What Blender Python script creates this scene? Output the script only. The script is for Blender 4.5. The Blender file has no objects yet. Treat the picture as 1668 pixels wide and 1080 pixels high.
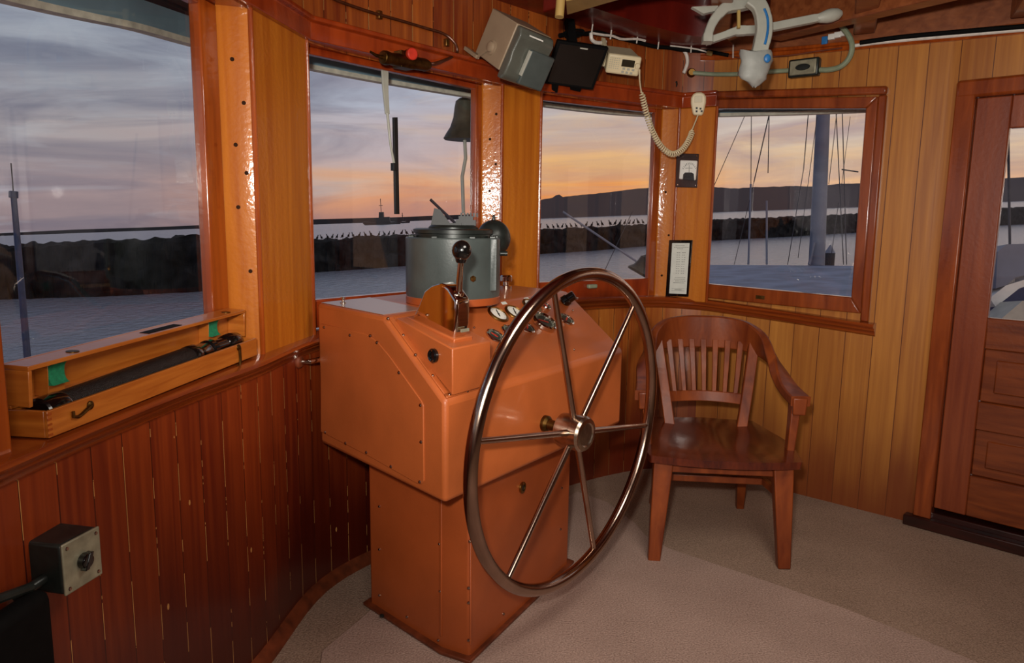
import bpy, math, random
from mathutils import Vector as V, Matrix
from mathutils.noise import noise as pnoise
random.seed(7)
C = bpy.context.scene.collection
PI = math.pi
# ------------------------------------------------------------------ survey camera
FL, CX, CY = 1200.0, 834.0, 540.0
pt, rl = math.radians(8.76), math.radians(0.84)
CAM = V((0, 0, 1.4))
FW = V((0, math.cos(pt), -math.sin(pt)))
_r0 = V((1, 0, 0)); _u0 = _r0.cross(FW)
RT = _r0*math.cos(rl) + _u0*math.sin(rl)
UP = _u0*math.cos(rl) - _r0*math.sin(rl)
def ray(px, py): return RT*((px-CX)/FL) - UP*((py-CY)/FL) + FW
def at_z(px, py, z):
    d = ray(px, py); return CAM + d*((z-CAM.z)/d.z)
def at_pl(px, py, p0, n):
    d = ray(px, py); return CAM + d*((V(p0)-CAM).dot(n)/d.dot(n))
def at_d(px, py, dist):                       # dist measured along the view axis
    return CAM + ray(px, py)*dist
# ------------------------------------------------------------------ mesh builder
class MB:
    def __init__(s): s.v=[]; s.f=[]; s.uv=[]
    def add(s, vs, fs, uvs=None):
        b=len(s.v); s.v += [V(v) for v in vs]
        for i,f in enumerate(fs):
            s.f.append([b+k for k in f]); s.uv.append(uvs[i] if uvs else None)
    def hexa(s, p):                            # 8 corners: bottom 4 ccw, top 4 ccw
        s.add(p, [(3,2,1,0),(4,5,6,7),(0,1,5,4),(1,2,6,5),(2,3,7,6),(3,0,4,7)])
    def box(s, c, size, ax=None):
        c=V(c); ax = ax or (V((1,0,0)),V((0,1,0)),V((0,0,1)))
        x,y,z = [V(a)*(k/2) for a,k in zip(ax,size)]
        s.hexa([c-x-y-z,c+x-y-z,c+x+y-z,c-x+y-z,c-x-y+z,c+x-y+z,c+x+y+z,c-x+y+z])
    def bar(s, p, q, w, h, up=(0,0,1)):
        p,q=V(p),V(q); d=(q-p); L=d.length; d.normalize(); up=V(up)
        sd=d.cross(up).normalized(); u=sd.cross(d).normalized()
        s.box((p+q)/2,(L,w,h),(d,-sd,u))
    def taper(s, p, q, w0, h0, w1, h1, up=(0,1,0)):
        p,q=V(p),V(q); d=(q-p).normalized(); sd=d.cross(V(up)).normalized(); u=sd.cross(d)
        def ring(c,w,h): return [c-sd*w/2-u*h/2,c+sd*w/2-u*h/2,c+sd*w/2+u*h/2,c-sd*w/2+u*h/2]
        s.hexa(ring(p,w0,h0)+ring(q,w1,h1))
    def prism(s, poly, vec):
        poly=[V(p) for p in poly]; vec=V(vec); n=len(poly)
        nn=V((0,0,0))
        for i in range(n): nn+=poly[i].cross(poly[(i+1)%n])
        if nn.dot(vec)>0: poly=poly[::-1]
        s.add(poly+[p+vec for p in poly], [tuple(range(n)),tuple(range(2*n-1,n-1,-1))]+[(i,i+n,(i+1)%n+n,(i+1)%n) for i in range(n)])
    def tube(s, path, r, n=10, closed=False, up=(0.123,0.3,1)):
        path=[V(p) for p in path]; m=len(path)
        rr = r if isinstance(r,(list,tuple)) else [r]*m
        b=len(s.v); prev=None
        for i,p in enumerate(path):
            if closed: t=path[(i+1)%m]-path[i-1]
            else: t=path[min(i+1,m-1)]-path[max(i-1,0)]
            t.normalize()
            if prev is None:
                a=V(up); a-=t*a.dot(t)
                if a.length<1e-4: a=V((1,0,0))-t*t.x
            else: a=prev-t*prev.dot(t)
            a.normalize(); prev=a; c=t.cross(a)
            for k in range(n):
                th=2*PI*k/n; s.v.append(p+(a*math.cos(th)+c*math.sin(th))*rr[i])
        for i in range(m if closed else m-1):
            j=(i+1)%m
            for k in range(n):
                l=(k+1)%n
                s.f.append([b+i*n+k,b+i*n+l,b+j*n+l,b+j*n+k]); s.uv.append(None)
        if not closed:
            s.f.append([b+k for k in range(n)][::-1]); s.uv.append(None)
            s.f.append([b+(m-1)*n+k for k in range(n)]); s.uv.append(None)
    def lathe(s, prof, c, axis, n=32):          # prof: (radius, height along axis)
        c=V(c); ax=V(axis).normalized(); a=V((0,0,1)) if abs(ax.z)<.9 else V((1,0,0))
        x=(a-ax*a.dot(ax)).normalized(); y=ax.cross(x); b=len(s.v); m=len(prof)
        for r,h in prof:
            for k in range(n):
                t=2*PI*k/n; s.v.append(c+ax*h+(x*math.cos(t)+y*math.sin(t))*max(r,1e-5))
        for i in range(m-1):
            for k in range(n):
                l=(k+1)%n; s.f.append([b+i*n+k,b+i*n+l,b+(i+1)*n+l,b+(i+1)*n+k]); s.uv.append(None)
        s.f.append([b+k for k in range(n)][::-1]); s.uv.append(None)
        s.f.append([b+(m-1)*n+k for k in range(n)]); s.uv.append(None)
    def ball(s, c, r, sc=(1,1,1), n=20, ax=None):
        c=V(c); ax=ax or (V((1,0,0)),V((0,1,0)),V((0,0,1))); m=n//2; b=len(s.v)
        for i in range(m+1):
            p=PI*i/m
            for k in range(n):
                t=2*PI*k/n
                q=(math.sin(p)*math.cos(t)*sc[0],math.sin(p)*math.sin(t)*sc[1],-math.cos(p)*sc[2])
                s.v.append(c+(ax[0]*q[0]+ax[1]*q[1]+ax[2]*q[2])*r)
        for i in range(m):
            for k in range(n):
                l=(k+1)%n; s.f.append([b+i*n+k,b+i*n+l,b+(i+1)*n+l,b+(i+1)*n+k]); s.uv.append(None)
    def grid(s, rows, closed=False, uvs=None):
        m=len(rows); n=len(rows[0]); b=len(s.v)
        for r in rows: s.v += [V(p) for p in r]
        for i in range(m-1):
            for k in range(n if closed else n-1):
                l=(k+1)%n; s.f.append([b+i*n+k,b+i*n+l,b+(i+1)*n+l,b+(i+1)*n+k])
                s.uv.append([uvs[i][k],uvs[i][l],uvs[i+1][l],uvs[i+1][k]] if uvs else None)
    def cap(s, ring, flip=False):
        s.add(ring,[tuple(range(len(ring)))[::-1 if flip else 1]])
FR={}
def obj(name, mb, mat, parent=None, bevel=0, ang=35, seg=2, sub=0, smooth=True):
    vs=mb.v
    if parent is None:
        xs=[v.x for v in vs]; ys=[v.y for v in vs]; zs=[v.z for v in vs]
        o0=V(((min(xs)+max(xs))/2,(min(ys)+max(ys))/2,min(zs))); inv=Matrix.Translation(-o0); fr=Matrix.Translation(o0)
    else:
        fr=FR[parent.name]; inv=fr.inverted()
    me=bpy.data.meshes.new(name); me.from_pydata([inv@v for v in vs],[],mb.f)
    if any(u for u in mb.uv):
        l=me.uv_layers.new(name='UVMap'); i=0
        for f,u in zip(mb.f,mb.uv):
            for k in range(len(f)):
                l.data[i].uv = u[k] if u else (0,0)
                i+=1
    me.validate(); me.materials.append(mat)
    if smooth:
        for p in me.polygons: p.use_smooth=True
        me.set_sharp_from_angle(angle=math.radians(ang))
    o=bpy.data.objects.new(name,me); C.objects.link(o); FR[o.name]=fr
    if parent is None: o.matrix_world=fr
    else: o.parent=parent
    if bevel:
        m=o.modifiers.new('b','BEVEL'); m.width=bevel; m.segments=seg; m.limit_method='ANGLE'; m.angle_limit=math.radians(30)
        m.harden_normals=False
    if sub:
        m=o.modifiers.new('s','SUBSURF'); m.levels=sub; m.render_levels=sub
    return o
def thing(name, loc, label, cat, group=None, M=None):
    o=bpy.data.objects.new(name,None); C.objects.link(o); o.empty_display_size=.05
    M = M or Matrix.Translation(V(loc)); o.matrix_world=M; FR[o.name]=M
    return tag(o,label,cat,group)
def tag(o,label,cat,group=None):
    o['label']=label; o['category']=cat
    if group: o['group']=group
    return o
def struct(name, mb, mat, parent=None, **k):
    o=obj(name,mb,mat,parent,**k)
    if parent is None: o['kind']='structure'
    return o
def dup_mesh(src, name, parent, off):           # copy of one part, moved by off (world space)
    o=src.copy(); o.name=name; C.objects.link(o); o.parent=parent
    o.location = FR[parent.name].to_3x3().inverted()@V(off)
    return o
# ------------------------------------------------------------------ materials
def lin(c):
    return tuple(((x/255)/12.92 if x/255<=.04045 else ((x/255+.055)/1.055)**2.4) for x in c)+(1,)
def nt(name):
    m=bpy.data.materials.new(name); m.use_nodes=True; t=m.node_tree
    return m,t,t.nodes['Principled BSDF']
def N(t,ty,**k):
    n=t.nodes.new(ty)
    for a,b in k.items():
        if a=='op': n.operation=b
        elif a=='bt': n.blend_type=b
        elif isinstance(a,str) and a.startswith('i'):
            n.inputs[int(a[1:])].default_value=b
        else: setattr(n,a,b)
    return n
def mixc(t,fac,a,b,bt='MIX'):
    n=t.nodes.new('ShaderNodeMix'); n.data_type='RGBA'; n.blend_type=bt
    for k,x in ((0,fac),(6,a),(7,b)):
        if hasattr(x,'links') or hasattr(x,'is_output'): t.links.new(x,n.inputs[k])
        else: n.inputs[k].default_value=x
    return n.outputs[2]
def mth(t,op,a,b=0.0,c=None):
    n=t.nodes.new('ShaderNodeMath'); n.operation=op
    for k,x in enumerate((a,b) if c is None else (a,b,c)):
        if hasattr(x,'is_output'): t.links.new(x,n.inputs[k])
        else: n.inputs[k].default_value=x
    return n.outputs[0]
def ramp(t,fac,stops):
    n=t.nodes.new('ShaderNodeValToRGB'); t.links.new(fac,n.inputs[0]); e=n.color_ramp.elements
    while len(e)<len(stops): e.new(.5)
    for q,(p,c) in zip(e,stops): q.position=p; q.color=c
    return n.outputs[0]
def simple(name,col,rough=.5,metal=0,var=.12,scale=30,bump=0,bscale=200,coat=0,spec=.5):
    m,t,b=nt(name); c=lin(col)
    tc=N(t,'ShaderNodeTexCoord'); nz=N(t,'ShaderNodeTexNoise'); nz.inputs['Scale'].default_value=scale; nz.inputs['Detail'].default_value=4
    t.links.new(tc.outputs['Object'],nz.inputs['Vector'])
    d=tuple(x*(1-var*2) for x in c[:3])+(1,); e=tuple(min(1,x*(1+var)) for x in c[:3])+(1,)
    t.links.new(ramp(t,nz.outputs[0],[(.3,d),(.7,e)]),b.inputs['Base Color'])
    b.inputs['Roughness'].default_value=rough; b.inputs['Metallic'].default_value=metal
    b.inputs['Specular IOR Level'].default_value=spec
    if coat: b.inputs['Coat Weight'].default_value=coat; b.inputs['Coat Roughness'].default_value=.08
    if bump:
        n2=N(t,'ShaderNodeTexNoise'); n2.inputs['Scale'].default_value=bscale; t.links.new(tc.outputs['Object'],n2.inputs['Vector'])
        bp=N(t,'ShaderNodeBump'); bp.inputs['Strength'].default_value=bump; bp.inputs['Distance'].default_value=.004
        t.links.new(n2.outputs[0],bp.inputs['Height']); t.links.new(bp.outputs[0],b.inputs['Normal'])
    return m
def wood(name,light,dark,sc=(40,40,2),rough=.3,coat=.5,uv=False,amp=1.0,wave=.15,cr=.12,spec=.5):
    m,t,b=nt(name); tc=N(t,'ShaderNodeTexCoord'); mp=N(t,'ShaderNodeMapping'); mp.inputs['Scale'].default_value=sc
    t.links.new(tc.outputs['UV' if uv else 'Object'],mp.inputs['Vector'])
    nz=N(t,'ShaderNodeTexNoise'); nz.inputs['Scale'].default_value=1; nz.inputs['Detail'].default_value=6; nz.inputs['Distortion'].default_value=.6
    t.links.new(mp.outputs[0],nz.inputs['Vector'])
    n2=N(t,'ShaderNodeTexNoise'); n2.inputs['Scale'].default_value=3; t.links.new(tc.outputs['Object'],n2.inputs['Vector'])
    c=ramp(t,nz.outputs[0],[(.5-.22/amp,lin(dark)),(.5+.2/amp,lin(light))])
    c=mixc(t,mth(t,'MULTIPLY',n2.outputs[0],.45),c,lin(dark))
    t.links.new(c,b.inputs['Base Color']); b.inputs['Roughness'].default_value=rough
    b.inputs['Coat Weight'].default_value=coat; b.inputs['Coat Roughness'].default_value=cr; b.inputs['Specular IOR Level'].default_value=spec
    bp=N(t,'ShaderNodeBump'); bp.inputs['Strength'].default_value=wave; bp.inputs['Distance'].default_value=.003
    n3=N(t,'ShaderNodeTexNoise'); n3.inputs['Scale'].default_value=60; t.links.new(tc.outputs['Object'],n3.inputs['Vector'])
    t.links.new(n3.outputs[0],bp.inputs['Height']); t.links.new(bp.outputs[0],b.inputs['Normal']); t.links.new(bp.outputs[0],b.inputs['Coat Normal'])
    return m
def planks(name,light,dark,low,w,zlo=0.0,zhi=.9,lowamt=.8,groove=(60,20,8),scratch=0.5,rough=.38,coat=.25):
    m,t,b=nt(name); tc=N(t,'ShaderNodeTexCoord'); sp=N(t,'ShaderNodeSeparateXYZ'); t.links.new(tc.outputs['UV'],sp.inputs[0])
    u,v=sp.outputs[0],sp.outputs[1]
    q=mth(t,'DIVIDE',u,w); idx=mth(t,'FLOOR',q); fr=mth(t,'FRACT',q)
    wn=N(t,'ShaderNodeTexWhiteNoise',noise_dimensions='1D'); t.links.new(idx,wn.inputs['W'])
    cm=N(t,'ShaderNodeCombineXYZ'); t.links.new(mth(t,'MULTIPLY',u,45),cm.inputs[0]); t.links.new(mth(t,'MULTIPLY',v,1.6),cm.inputs[1]); t.links.new(mth(t,'MULTIPLY',idx,7.3),cm.inputs[2])
    nz=N(t,'ShaderNodeTexNoise'); nz.inputs['Scale'].default_value=1; nz.inputs['Detail'].default_value=6; nz.inputs['Distortion'].default_value=.5; t.links.new(cm.outputs[0],nz.inputs['Vector'])
    fac=mth(t,'ADD',mth(t,'MULTIPLY',wn.outputs[0],.55),mth(t,'MULTIPLY',mth(t,'SUBTRACT',nz.outputs[0],.5),1.5)); fac=mth(t,'ADD',fac,.22)
    c=ramp(t,fac,[(.1,lin(dark)),(.9,lin(light))])
    # redder toward the floor, light falloff painted into the plank colour, uneven
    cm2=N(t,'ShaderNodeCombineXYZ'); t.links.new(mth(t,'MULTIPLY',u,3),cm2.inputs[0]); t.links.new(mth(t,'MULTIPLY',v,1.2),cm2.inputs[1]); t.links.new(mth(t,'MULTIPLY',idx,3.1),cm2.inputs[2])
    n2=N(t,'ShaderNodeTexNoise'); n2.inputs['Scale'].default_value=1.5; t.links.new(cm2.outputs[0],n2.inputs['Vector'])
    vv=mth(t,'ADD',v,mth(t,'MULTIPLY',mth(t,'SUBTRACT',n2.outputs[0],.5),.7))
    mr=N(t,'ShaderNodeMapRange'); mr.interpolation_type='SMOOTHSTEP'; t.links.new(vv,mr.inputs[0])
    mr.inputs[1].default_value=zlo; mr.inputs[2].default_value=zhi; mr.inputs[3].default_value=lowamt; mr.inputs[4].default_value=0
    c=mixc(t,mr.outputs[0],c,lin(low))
    # grooves, some with pale worn edges
    e=mth(t,'MINIMUM',fr,mth(t,'SUBTRACT',1.0,fr)); g=mth(t,'LESS_THAN',e,.0035/w*.5)
    c=mixc(t,g,c,lin(groove))
    if scratch:
        cm3=N(t,'ShaderNodeCombineXYZ'); t.links.new(mth(t,'MULTIPLY',v,9),cm3.inputs[0]); t.links.new(mth(t,'MULTIPLY',idx,5.7),cm3.inputs[1])
        n4=N(t,'ShaderNodeTexNoise'); n4.inputs['Scale'].default_value=1; n4.inputs['Detail'].default_value=6; t.links.new(cm3.outputs[0],n4.inputs['Vector'])
        s=mth(t,'MULTIPLY',mth(t,'LESS_THAN',fr,.0022/w),mth(t,'GREATER_THAN',n4.outputs[0],.5))
        vo=N(t,'ShaderNodeTexVoronoi'); cm5=N(t,'ShaderNodeCombineXYZ'); t.links.new(mth(t,'MULTIPLY',u,9.0),cm5.inputs[0]); t.links.new(mth(t,'MULTIPLY',v,4.5),cm5.inputs[1])
        t.links.new(cm5.outputs[0],vo.inputs['Vector']); vo.inputs['Scale'].default_value=1
        chip=mth(t,'LESS_THAN',vo.outputs[0],.045)
        s=mth(t,'MAXIMUM',s,chip)
        c=mixc(t,mth(t,'MULTIPLY',s,scratch),c,lin((205,150,85)))
    t.links.new(c,b.inputs['Base Color']); b.inputs['Roughness'].default_value=rough
    b.inputs['Coat Weight'].default_value=coat; b.inputs['Coat Roughness'].default_value=.15
    bp=N(t,'ShaderNodeBump'); bp.inputs['Strength'].default_value=.35; bp.inputs['Distance'].default_value=.004
    t.links.new(mth(t,'SUBTRACT',mth(t,'MULTIPLY',nz.outputs[0],.25),g),bp.inputs['Height']); t.links.new(bp.outputs[0],b.inputs['Normal'])
    return m
def glassmat(name,tint=(.93,.96,.96),refl=1.0):
    m,t,b=nt(name); t.nodes.remove(b); out=t.nodes['Material Output']
    tr=N(t,'ShaderNodeBsdfTransparent'); tr.inputs[0].default_value=tint+(1,)
    gl=N(t,'ShaderNodeBsdfGlossy'); gl.inputs['Roughness'].default_value=.02
    nz=N(t,'ShaderNodeTexNoise'); nz.inputs['Scale'].default_value=1.5
    lw=N(t,'ShaderNodeLayerWeight'); lw.inputs[0].default_value=.5
    fr=mth(t,'ADD',mth(t,'MULTIPLY',mth(t,'POWER',lw.outputs['Facing'],5.0),.9),.05)
    mx=N(t,'ShaderNodeMixShader'); t.links.new(mth(t,'MULTIPLY',fr,mth(t,'ADD',mth(t,'MULTIPLY',nz.outputs[0],.2),refl)),mx.inputs[0]); t.links.new(tr.outputs[0],mx.inputs[1]); t.links.new(gl.outputs[0],mx.inputs[2])
    t.links.new(mx.outputs[0],out.inputs[0]); return m
M={}
M['pl_left']=planks('wainscot_mahogany',(152,62,20),(104,32,11),(64,11,5),.10,.1,.98,.9,(62,18,8),.75)  # red planks, their colour also darkened low down for flash falloff
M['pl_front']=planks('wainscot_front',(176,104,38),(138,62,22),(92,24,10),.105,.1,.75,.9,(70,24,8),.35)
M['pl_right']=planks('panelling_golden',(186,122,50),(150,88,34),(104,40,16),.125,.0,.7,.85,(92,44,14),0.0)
M['pl_up']=planks('panelling_upper',(166,86,30),(112,44,16),(110,40,16),.11,0,.1,0,(60,22,8),.7)
M['pl_upr']=planks('panelling_upper_right',(160,88,40),(120,58,24),(110,40,16),.125,0,.1,0,(64,28,10),.12)
M['pl_back']=planks('panelling_rear',(150,80,34),(110,50,20),(90,36,14),.12,0,.8,.5,(60,24,8),0)
M['post']=wood('varnished_pine_post',(204,122,34),(164,84,20),(26,26,1.3),.42,.34,wave=.3,cr=.09,spec=.15)
M['red']=wood('varnished_red_rail',(168,66,20),(118,36,10),(14,14,3),.26,.6)
M['sash']=wood('varnished_sash',(176,84,24),(122,46,12),(26,26,3),.2,.8)
M['sill']=wood('varnished_sill',(160,74,24),(112,42,14),(3,40,1),.22,.8,uv=True)
M['win4']=wood('varnished_casing',(158,76,30),(106,42,16),(24,24,3),.22,.8)
M['door']=wood('door_mahogany',(150,74,38),(108,44,22),(26,26,1.4),.32,.4)
M['doorp']=wood('door_panel',(140,68,28),(92,38,16),(3,3,34),.3,.5)
M['dark_sill']=wood('dark_threshold',(58,18,10),(30,8,5),(5,5,20),.35,.3)
M['box']=wood('oak_case',(206,124,46),(160,82,24),(4,4,60),.32,.4)
M['chair']=wood('chair_mahogany',(152,74,30),(94,36,13),(14,14,4),.45,.12,spec=.3)
M['seat']=wood('chair_seat_wood',(108,42,18),(56,14,8),(30,4,10),.26,.6)
M['ceil']=wood('ceiling_redwood',(122,28,14),(84,14,8),(2,14,2),.4,.3)
M['beam']=wood('ceiling_beam',(156,90,50),(112,56,28),(3,30,30),.4,.3)
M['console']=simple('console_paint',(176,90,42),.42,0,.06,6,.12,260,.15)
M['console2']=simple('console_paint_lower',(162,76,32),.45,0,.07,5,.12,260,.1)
M['plate']=simple('worn_base_plate',(110,50,24),.5,0,.25,20)
M['topmat']=simple('painted_top_sheen',(150,120,104),.3,0,.05,6,.05,260,.3)  # greyish reflection put into the base colour
M['chrome']=simple('polished_chrome',(226,216,204),.07,1,.03,10)
M['steel']=simple('stainless_tube',(176,152,136),.16,1,.08,12)
M['hub']=simple('worn_steel_hub',(186,168,150),.24,1,.12,60)
M['brass']=simple('aged_brass',(150,112,58),.35,1,.2,40)
M['brassd']=simple('dark_brass',(104,76,38),.42,1,.25,40)
M['gun']=simple('gunmetal_paint',(72,80,78),.38,0,.14,9,.1,120,.2)
M['gund']=simple('gunmetal_dark',(40,45,42),.36,.3,.2,30)
M['black']=simple('black_gloss',(12,12,12),.15,0,.1,20,0,0,.5)
M['blackm']=simple('black_matte',(8,7,7),.8,0,.2,40,0,200,0,.15)
M['leather']=simple('black_pebbled_leather',(16,15,14),.38,0,.2,40,.9,420)
M['rubber']=simple('dark_rubber',(26,26,26),.5)
M['white']=simple('instrument_white',(232,230,222),.35,0,.03,20)
M['paper']=simple('aged_paper',(214,216,206),.5,0,.04,30)
M['ink']=simple('printed_ink',(88,88,84),.7)
M['green']=simple('green_felt',(22,128,86),.9,0,.15,120,.4,300)
M['beige']=simple('beige_enamel',(150,130,106),.45,0,.06,12)
M['beiger']=simple('radio_beige',(206,194,160),.4,0,.04,12)
M['cream']=simple('cream_plastic',(224,208,170),.4,0,.04,12)
M['tan']=simple('tan_lamp_strip',(176,146,84),.5,0,.08,10)
M['ggrey']=simple('hood_grey',(84,86,78),.32,0,.1,14,.1,200,.2)
M['greyp']=simple('grey_plastic',(172,172,160),.45,0,.06,14)
M['bag']=simple('grey_tape_wrap',(164,166,160),.55,0,.08,14,.5,40)
M['pipe']=simple('conduit_grey_green',(136,146,120),.45,0,.12,20)
M['blue']=simple('blue_plastic',(40,112,176),.4)
M['wwire']=simple('white_cable',(222,214,204),.45)
M['copper']=simple('brown_tube',(84,42,22),.35,.4,.2,40)
M['redk']=simple('red_knob',(196,52,34),.4,0,.1,60)
M['bronze']=simple('bell_bronze',(92,88,74),.45,.4,.15,20)
M['grille']=simple('hole_dark',(8,7,6),.8)
M['switch']=simple('worn_metal_plate',(158,154,130),.4,.4,.16,30)
M['rock']=simple('black_rock',(34,35,36),.95,0,.45,.9,0,200,0,.1)
M['hill']=simple('far_hill',(108,101,103),1,0,.05,.01)
M['bird']=simple('dark_seabird',(26,25,24),.9)
M['hull']=simple('dark_vessel',(58,58,62),.8)
M['bluegrey']=simple('blue_grey_mast_paint',(116,122,138),.6,0,.1,3)
M['deck']=simple('blue_grey_roof',(112,126,150),.8,0,.18,3)
M['rope']=simple('dark_rope',(62,62,68),.8)
M['visor']=simple('visor_underside',(14,14,14),.8)
M['vedge']=simple('visor_blue_edge',(136,166,180),.7,0,.1,3)
M['vlip']=simple('visor_lip',(226,220,200),.7)
M['glass']=glassmat('window_glass',(.93,.95,.96),1.0)
M['plug']=simple('plug_dark',(50,28,14),.8,0,.2,40,0,200,0,.1)
M['vane']=simple('blackened_bronze',(22,24,23),.5,0,.15,40)
M['lcd']=simple('lcd_dark',(40,36,24),.2)
def carpet(name,a,b_,):
    m,t,b=nt(name); tc=N(t,'ShaderNodeTexCoord')
    n1=N(t,'ShaderNodeTexNoise'); n1.inputs['Scale'].default_value=170; n1.inputs['Detail'].default_value=3
    n2=N(t,'ShaderNodeTexNoise'); n2.inputs['Scale'].default_value=3
    t.links.new(tc.outputs['Object'],n1.inputs['Vector']); t.links.new(tc.outputs['Object'],n2.inputs['Vector'])
    f=mth(t,'ADD',mth(t,'MULTIPLY',n1.outputs[0],.8),mth(t,'MULTIPLY',n2.outputs[0],.25))
    t.links.new(ramp(t,f,[(.3,lin(b_)),(.75,lin(a))]),b.inputs['Base Color']); b.inputs['Roughness'].default_value=.95; b.inputs['Specular IOR Level'].default_value=.1
    bp=N(t,'ShaderNodeBump'); bp.inputs['Strength'].default_value=.8; bp.inputs['Distance'].default_value=.006
    t.links.new(n1.outputs[0],bp.inputs['Height']); t.links.new(bp.outputs[0],b.inputs['Normal']); return m
M['carpet']=carpet('carpet_taupe',(182,154,134),(118,96,80))
M['carpet2']=carpet('carpet_taupe_near',(200,171,156),(132,108,96))
def dial(name,base,inkc):
    m,t,b=nt(name); tc=N(t,'ShaderNodeTexCoord')
    g=N(t,'ShaderNodeTexGradient',gradient_type='RADIAL'); t.links.new(tc.outputs['UV'],g.inputs[0])
    r=N(t,'ShaderNodeVectorMath',operation='LENGTH'); t.links.new(tc.outputs['UV'],r.inputs[0])
    f=mth(t,'FRACT',mth(t,'MULTIPLY',g.outputs[0],24)); tick=mth(t,'MULTIPLY',mth(t,'LESS_THAN',f,.22),mth(t,'MULTIPLY',mth(t,'GREATER_THAN',r.outputs['Value'],.68),mth(t,'LESS_THAN',r.outputs['Value'],.9)))
    t.links.new(mixc(t,tick,lin(base),lin(inkc)),b.inputs['Base Color']); b.inputs['Roughness'].default_value=.3; return m
M['dialw']=dial('dial_white',(232,230,218),(40,40,40))
M['diald']=dial('dial_dark',(46,52,46),(190,190,170))
# ------------------------------------------------------------------ wall plan
T=[(-.99,-.9),(-.985,.3),(-.95,.9),(-.914,1.21),(-.89,1.455),(-.844,1.78),(-.78,2.12),(-.715,2.6),(-.5,2.95),(-.1,3.38),(.315,3.74),(.56,3.92),(.79,4.03),(1.0,4.02),(1.2,3.90),(1.4,3.755),(1.731,3.47),(1.898,3.327)]
def catmull(P,k=6):
    P=[V(p) for p in P]; out=[]
    for i in range(len(P)-1):
        p0=P[max(i-1,0)];p1=P[i];p2=P[i+1];p3=P[min(i+2,len(P)-1)]
        for j in range(k):
            t=j/k; out.append(.5*((2*p1)+(-p0+p2)*t+(2*p0-5*p1+4*p2-p3)*t*t+(-p0+3*p1-3*p2+p3)*t**3))
    out.append(P[-1]); return out
TC=[V((p.x,p.y)) for p in catmull([(x,y,0) for x,y in T],6)]
def normals(P):                                 # outward (away from the room)
    out=[]
    for i in range(len(P)):
        d=(P[min(i+1,len(P)-1)]-P[max(i-1,0)]).normalized(); out.append(V((-d.y,d.x)))
    return out
def arclen(P):
    s=[0]
    for a,b in zip(P,P[1:]): s.append(s[-1]+(b-a).length)
    return s
def sillz(p):                                   # the sill follows the sheer of the deck house
    if p.x<-.7 or p.y<2.0: return .975
    pts=[(-.7,.978),(-.4,.99),(.3,1.0),(.8,.99),(1.05,.98),(1.4,.955),(1.73,.932),(2.2,.90)]
    for (a,za),(b,zb) in zip(pts,pts[1:]):
        if a<=p.x<=b: return za+(zb-za)*(p.x-a)/(b-a)
    return pts[-1][1]
def ceilz(x): return 2.33-.05*x
def strip(P,z0,z1,off=0,u0=0,zs=4):
    mb=MB(); S=arclen(P); Nn=normals(P)
    rows=[];uvs=[]
    for k in range(zs+1):
        r=[];q=[]
        for p,n,s in zip(P,Nn,S):
            a=z0(p) if callable(z0) else z0; b=z1(p) if callable(z1) else z1
            z=a+(b-a)*k/zs; o=p+n*off; r.append((o.x,o.y,z)); q.append((s+u0,z))
        rows.append(r);uvs.append(q)
    mb.grid(rows,uvs=uvs); return mb
def onT(px,py,off=0.0):
    d=ray(px,py); best=None; Nn=normals(TC)
    for i in range(len(TC)-1):
        a=TC[i]+Nn[i]*off; e=TC[i+1]+Nn[i+1]*off-a; den=d.x*(-e.y)+e.x*d.y
        if abs(den)<1e-9: continue
        t=(a.x*(-e.y)+e.x*a.y)/den; u=(d.x*a.y-d.y*a.x)/den
        if t>0 and -1e-6<=u<=1+1e-6: return CAM+d*t
def nT(p):                                      # inward wall normal at a plan point
    i=min(range(len(TC)),key=lambda k:(TC[k].x-p.x)**2+(TC[k].y-p.y)**2); n=normals(TC)[i]; return V((-n.x,-n.y,0))
iA=next(i for i,p in enumerate(TC) if p.x>.1 and p.y>3); iB=next(i for i,p in enumerate(TC) if p.x>1.0 and p.y>3)
S_all=arclen(TC)
# wainscot below the sill
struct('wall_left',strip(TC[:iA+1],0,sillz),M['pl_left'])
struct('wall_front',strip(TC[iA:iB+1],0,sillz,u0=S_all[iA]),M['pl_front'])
# right wall: one skin with openings for window 4 and the door
E_=V((.722,-.692,0)).normalized()               # door wall direction
DO=V((1.912,3.311,0))                           # left edge of door casing
ND=V((-.692,-.722,0)).normalized()
def doorp(s,z,o=0): return DO+E_*s+V((0,0,z))+ND*o
W4=[onT(1152,462),onT(1387,484),onT(1411,177),onT(1166,177)]     # glass corners BL BR TR TL
w4l=V((W4[0].x,W4[0].y)); w4r=V((W4[1].x,W4[1].y))
PR=TC[iB:]; SR=S_all[iB]
iL=min(range(len(PR)),key=lambda k:(PR[k]-w4l).length); iR=min(range(len(PR)),key=lambda k:(PR[k]-w4r).length)
PR[iL]=w4l; PR[iR]=w4r
low=MB(); 
def addstrip(mb,P,z0,z1,u0):
    m=strip(P,z0,z1,0,u0); b=len(mb.v); mb.v+=m.v; mb.f+=[[b+k for k in f] for f in m.f]; mb.uv+=m.uv
PR.append(V((DO.x,DO.y))); SRR=arclen(PR)
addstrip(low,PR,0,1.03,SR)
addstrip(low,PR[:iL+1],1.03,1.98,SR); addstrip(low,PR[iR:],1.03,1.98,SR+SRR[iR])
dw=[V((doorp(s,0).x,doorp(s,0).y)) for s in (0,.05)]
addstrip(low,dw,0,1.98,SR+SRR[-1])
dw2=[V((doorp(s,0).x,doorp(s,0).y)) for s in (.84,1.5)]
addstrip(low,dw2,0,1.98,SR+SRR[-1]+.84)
struct('wall_right',low,M['pl_right'])
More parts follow.
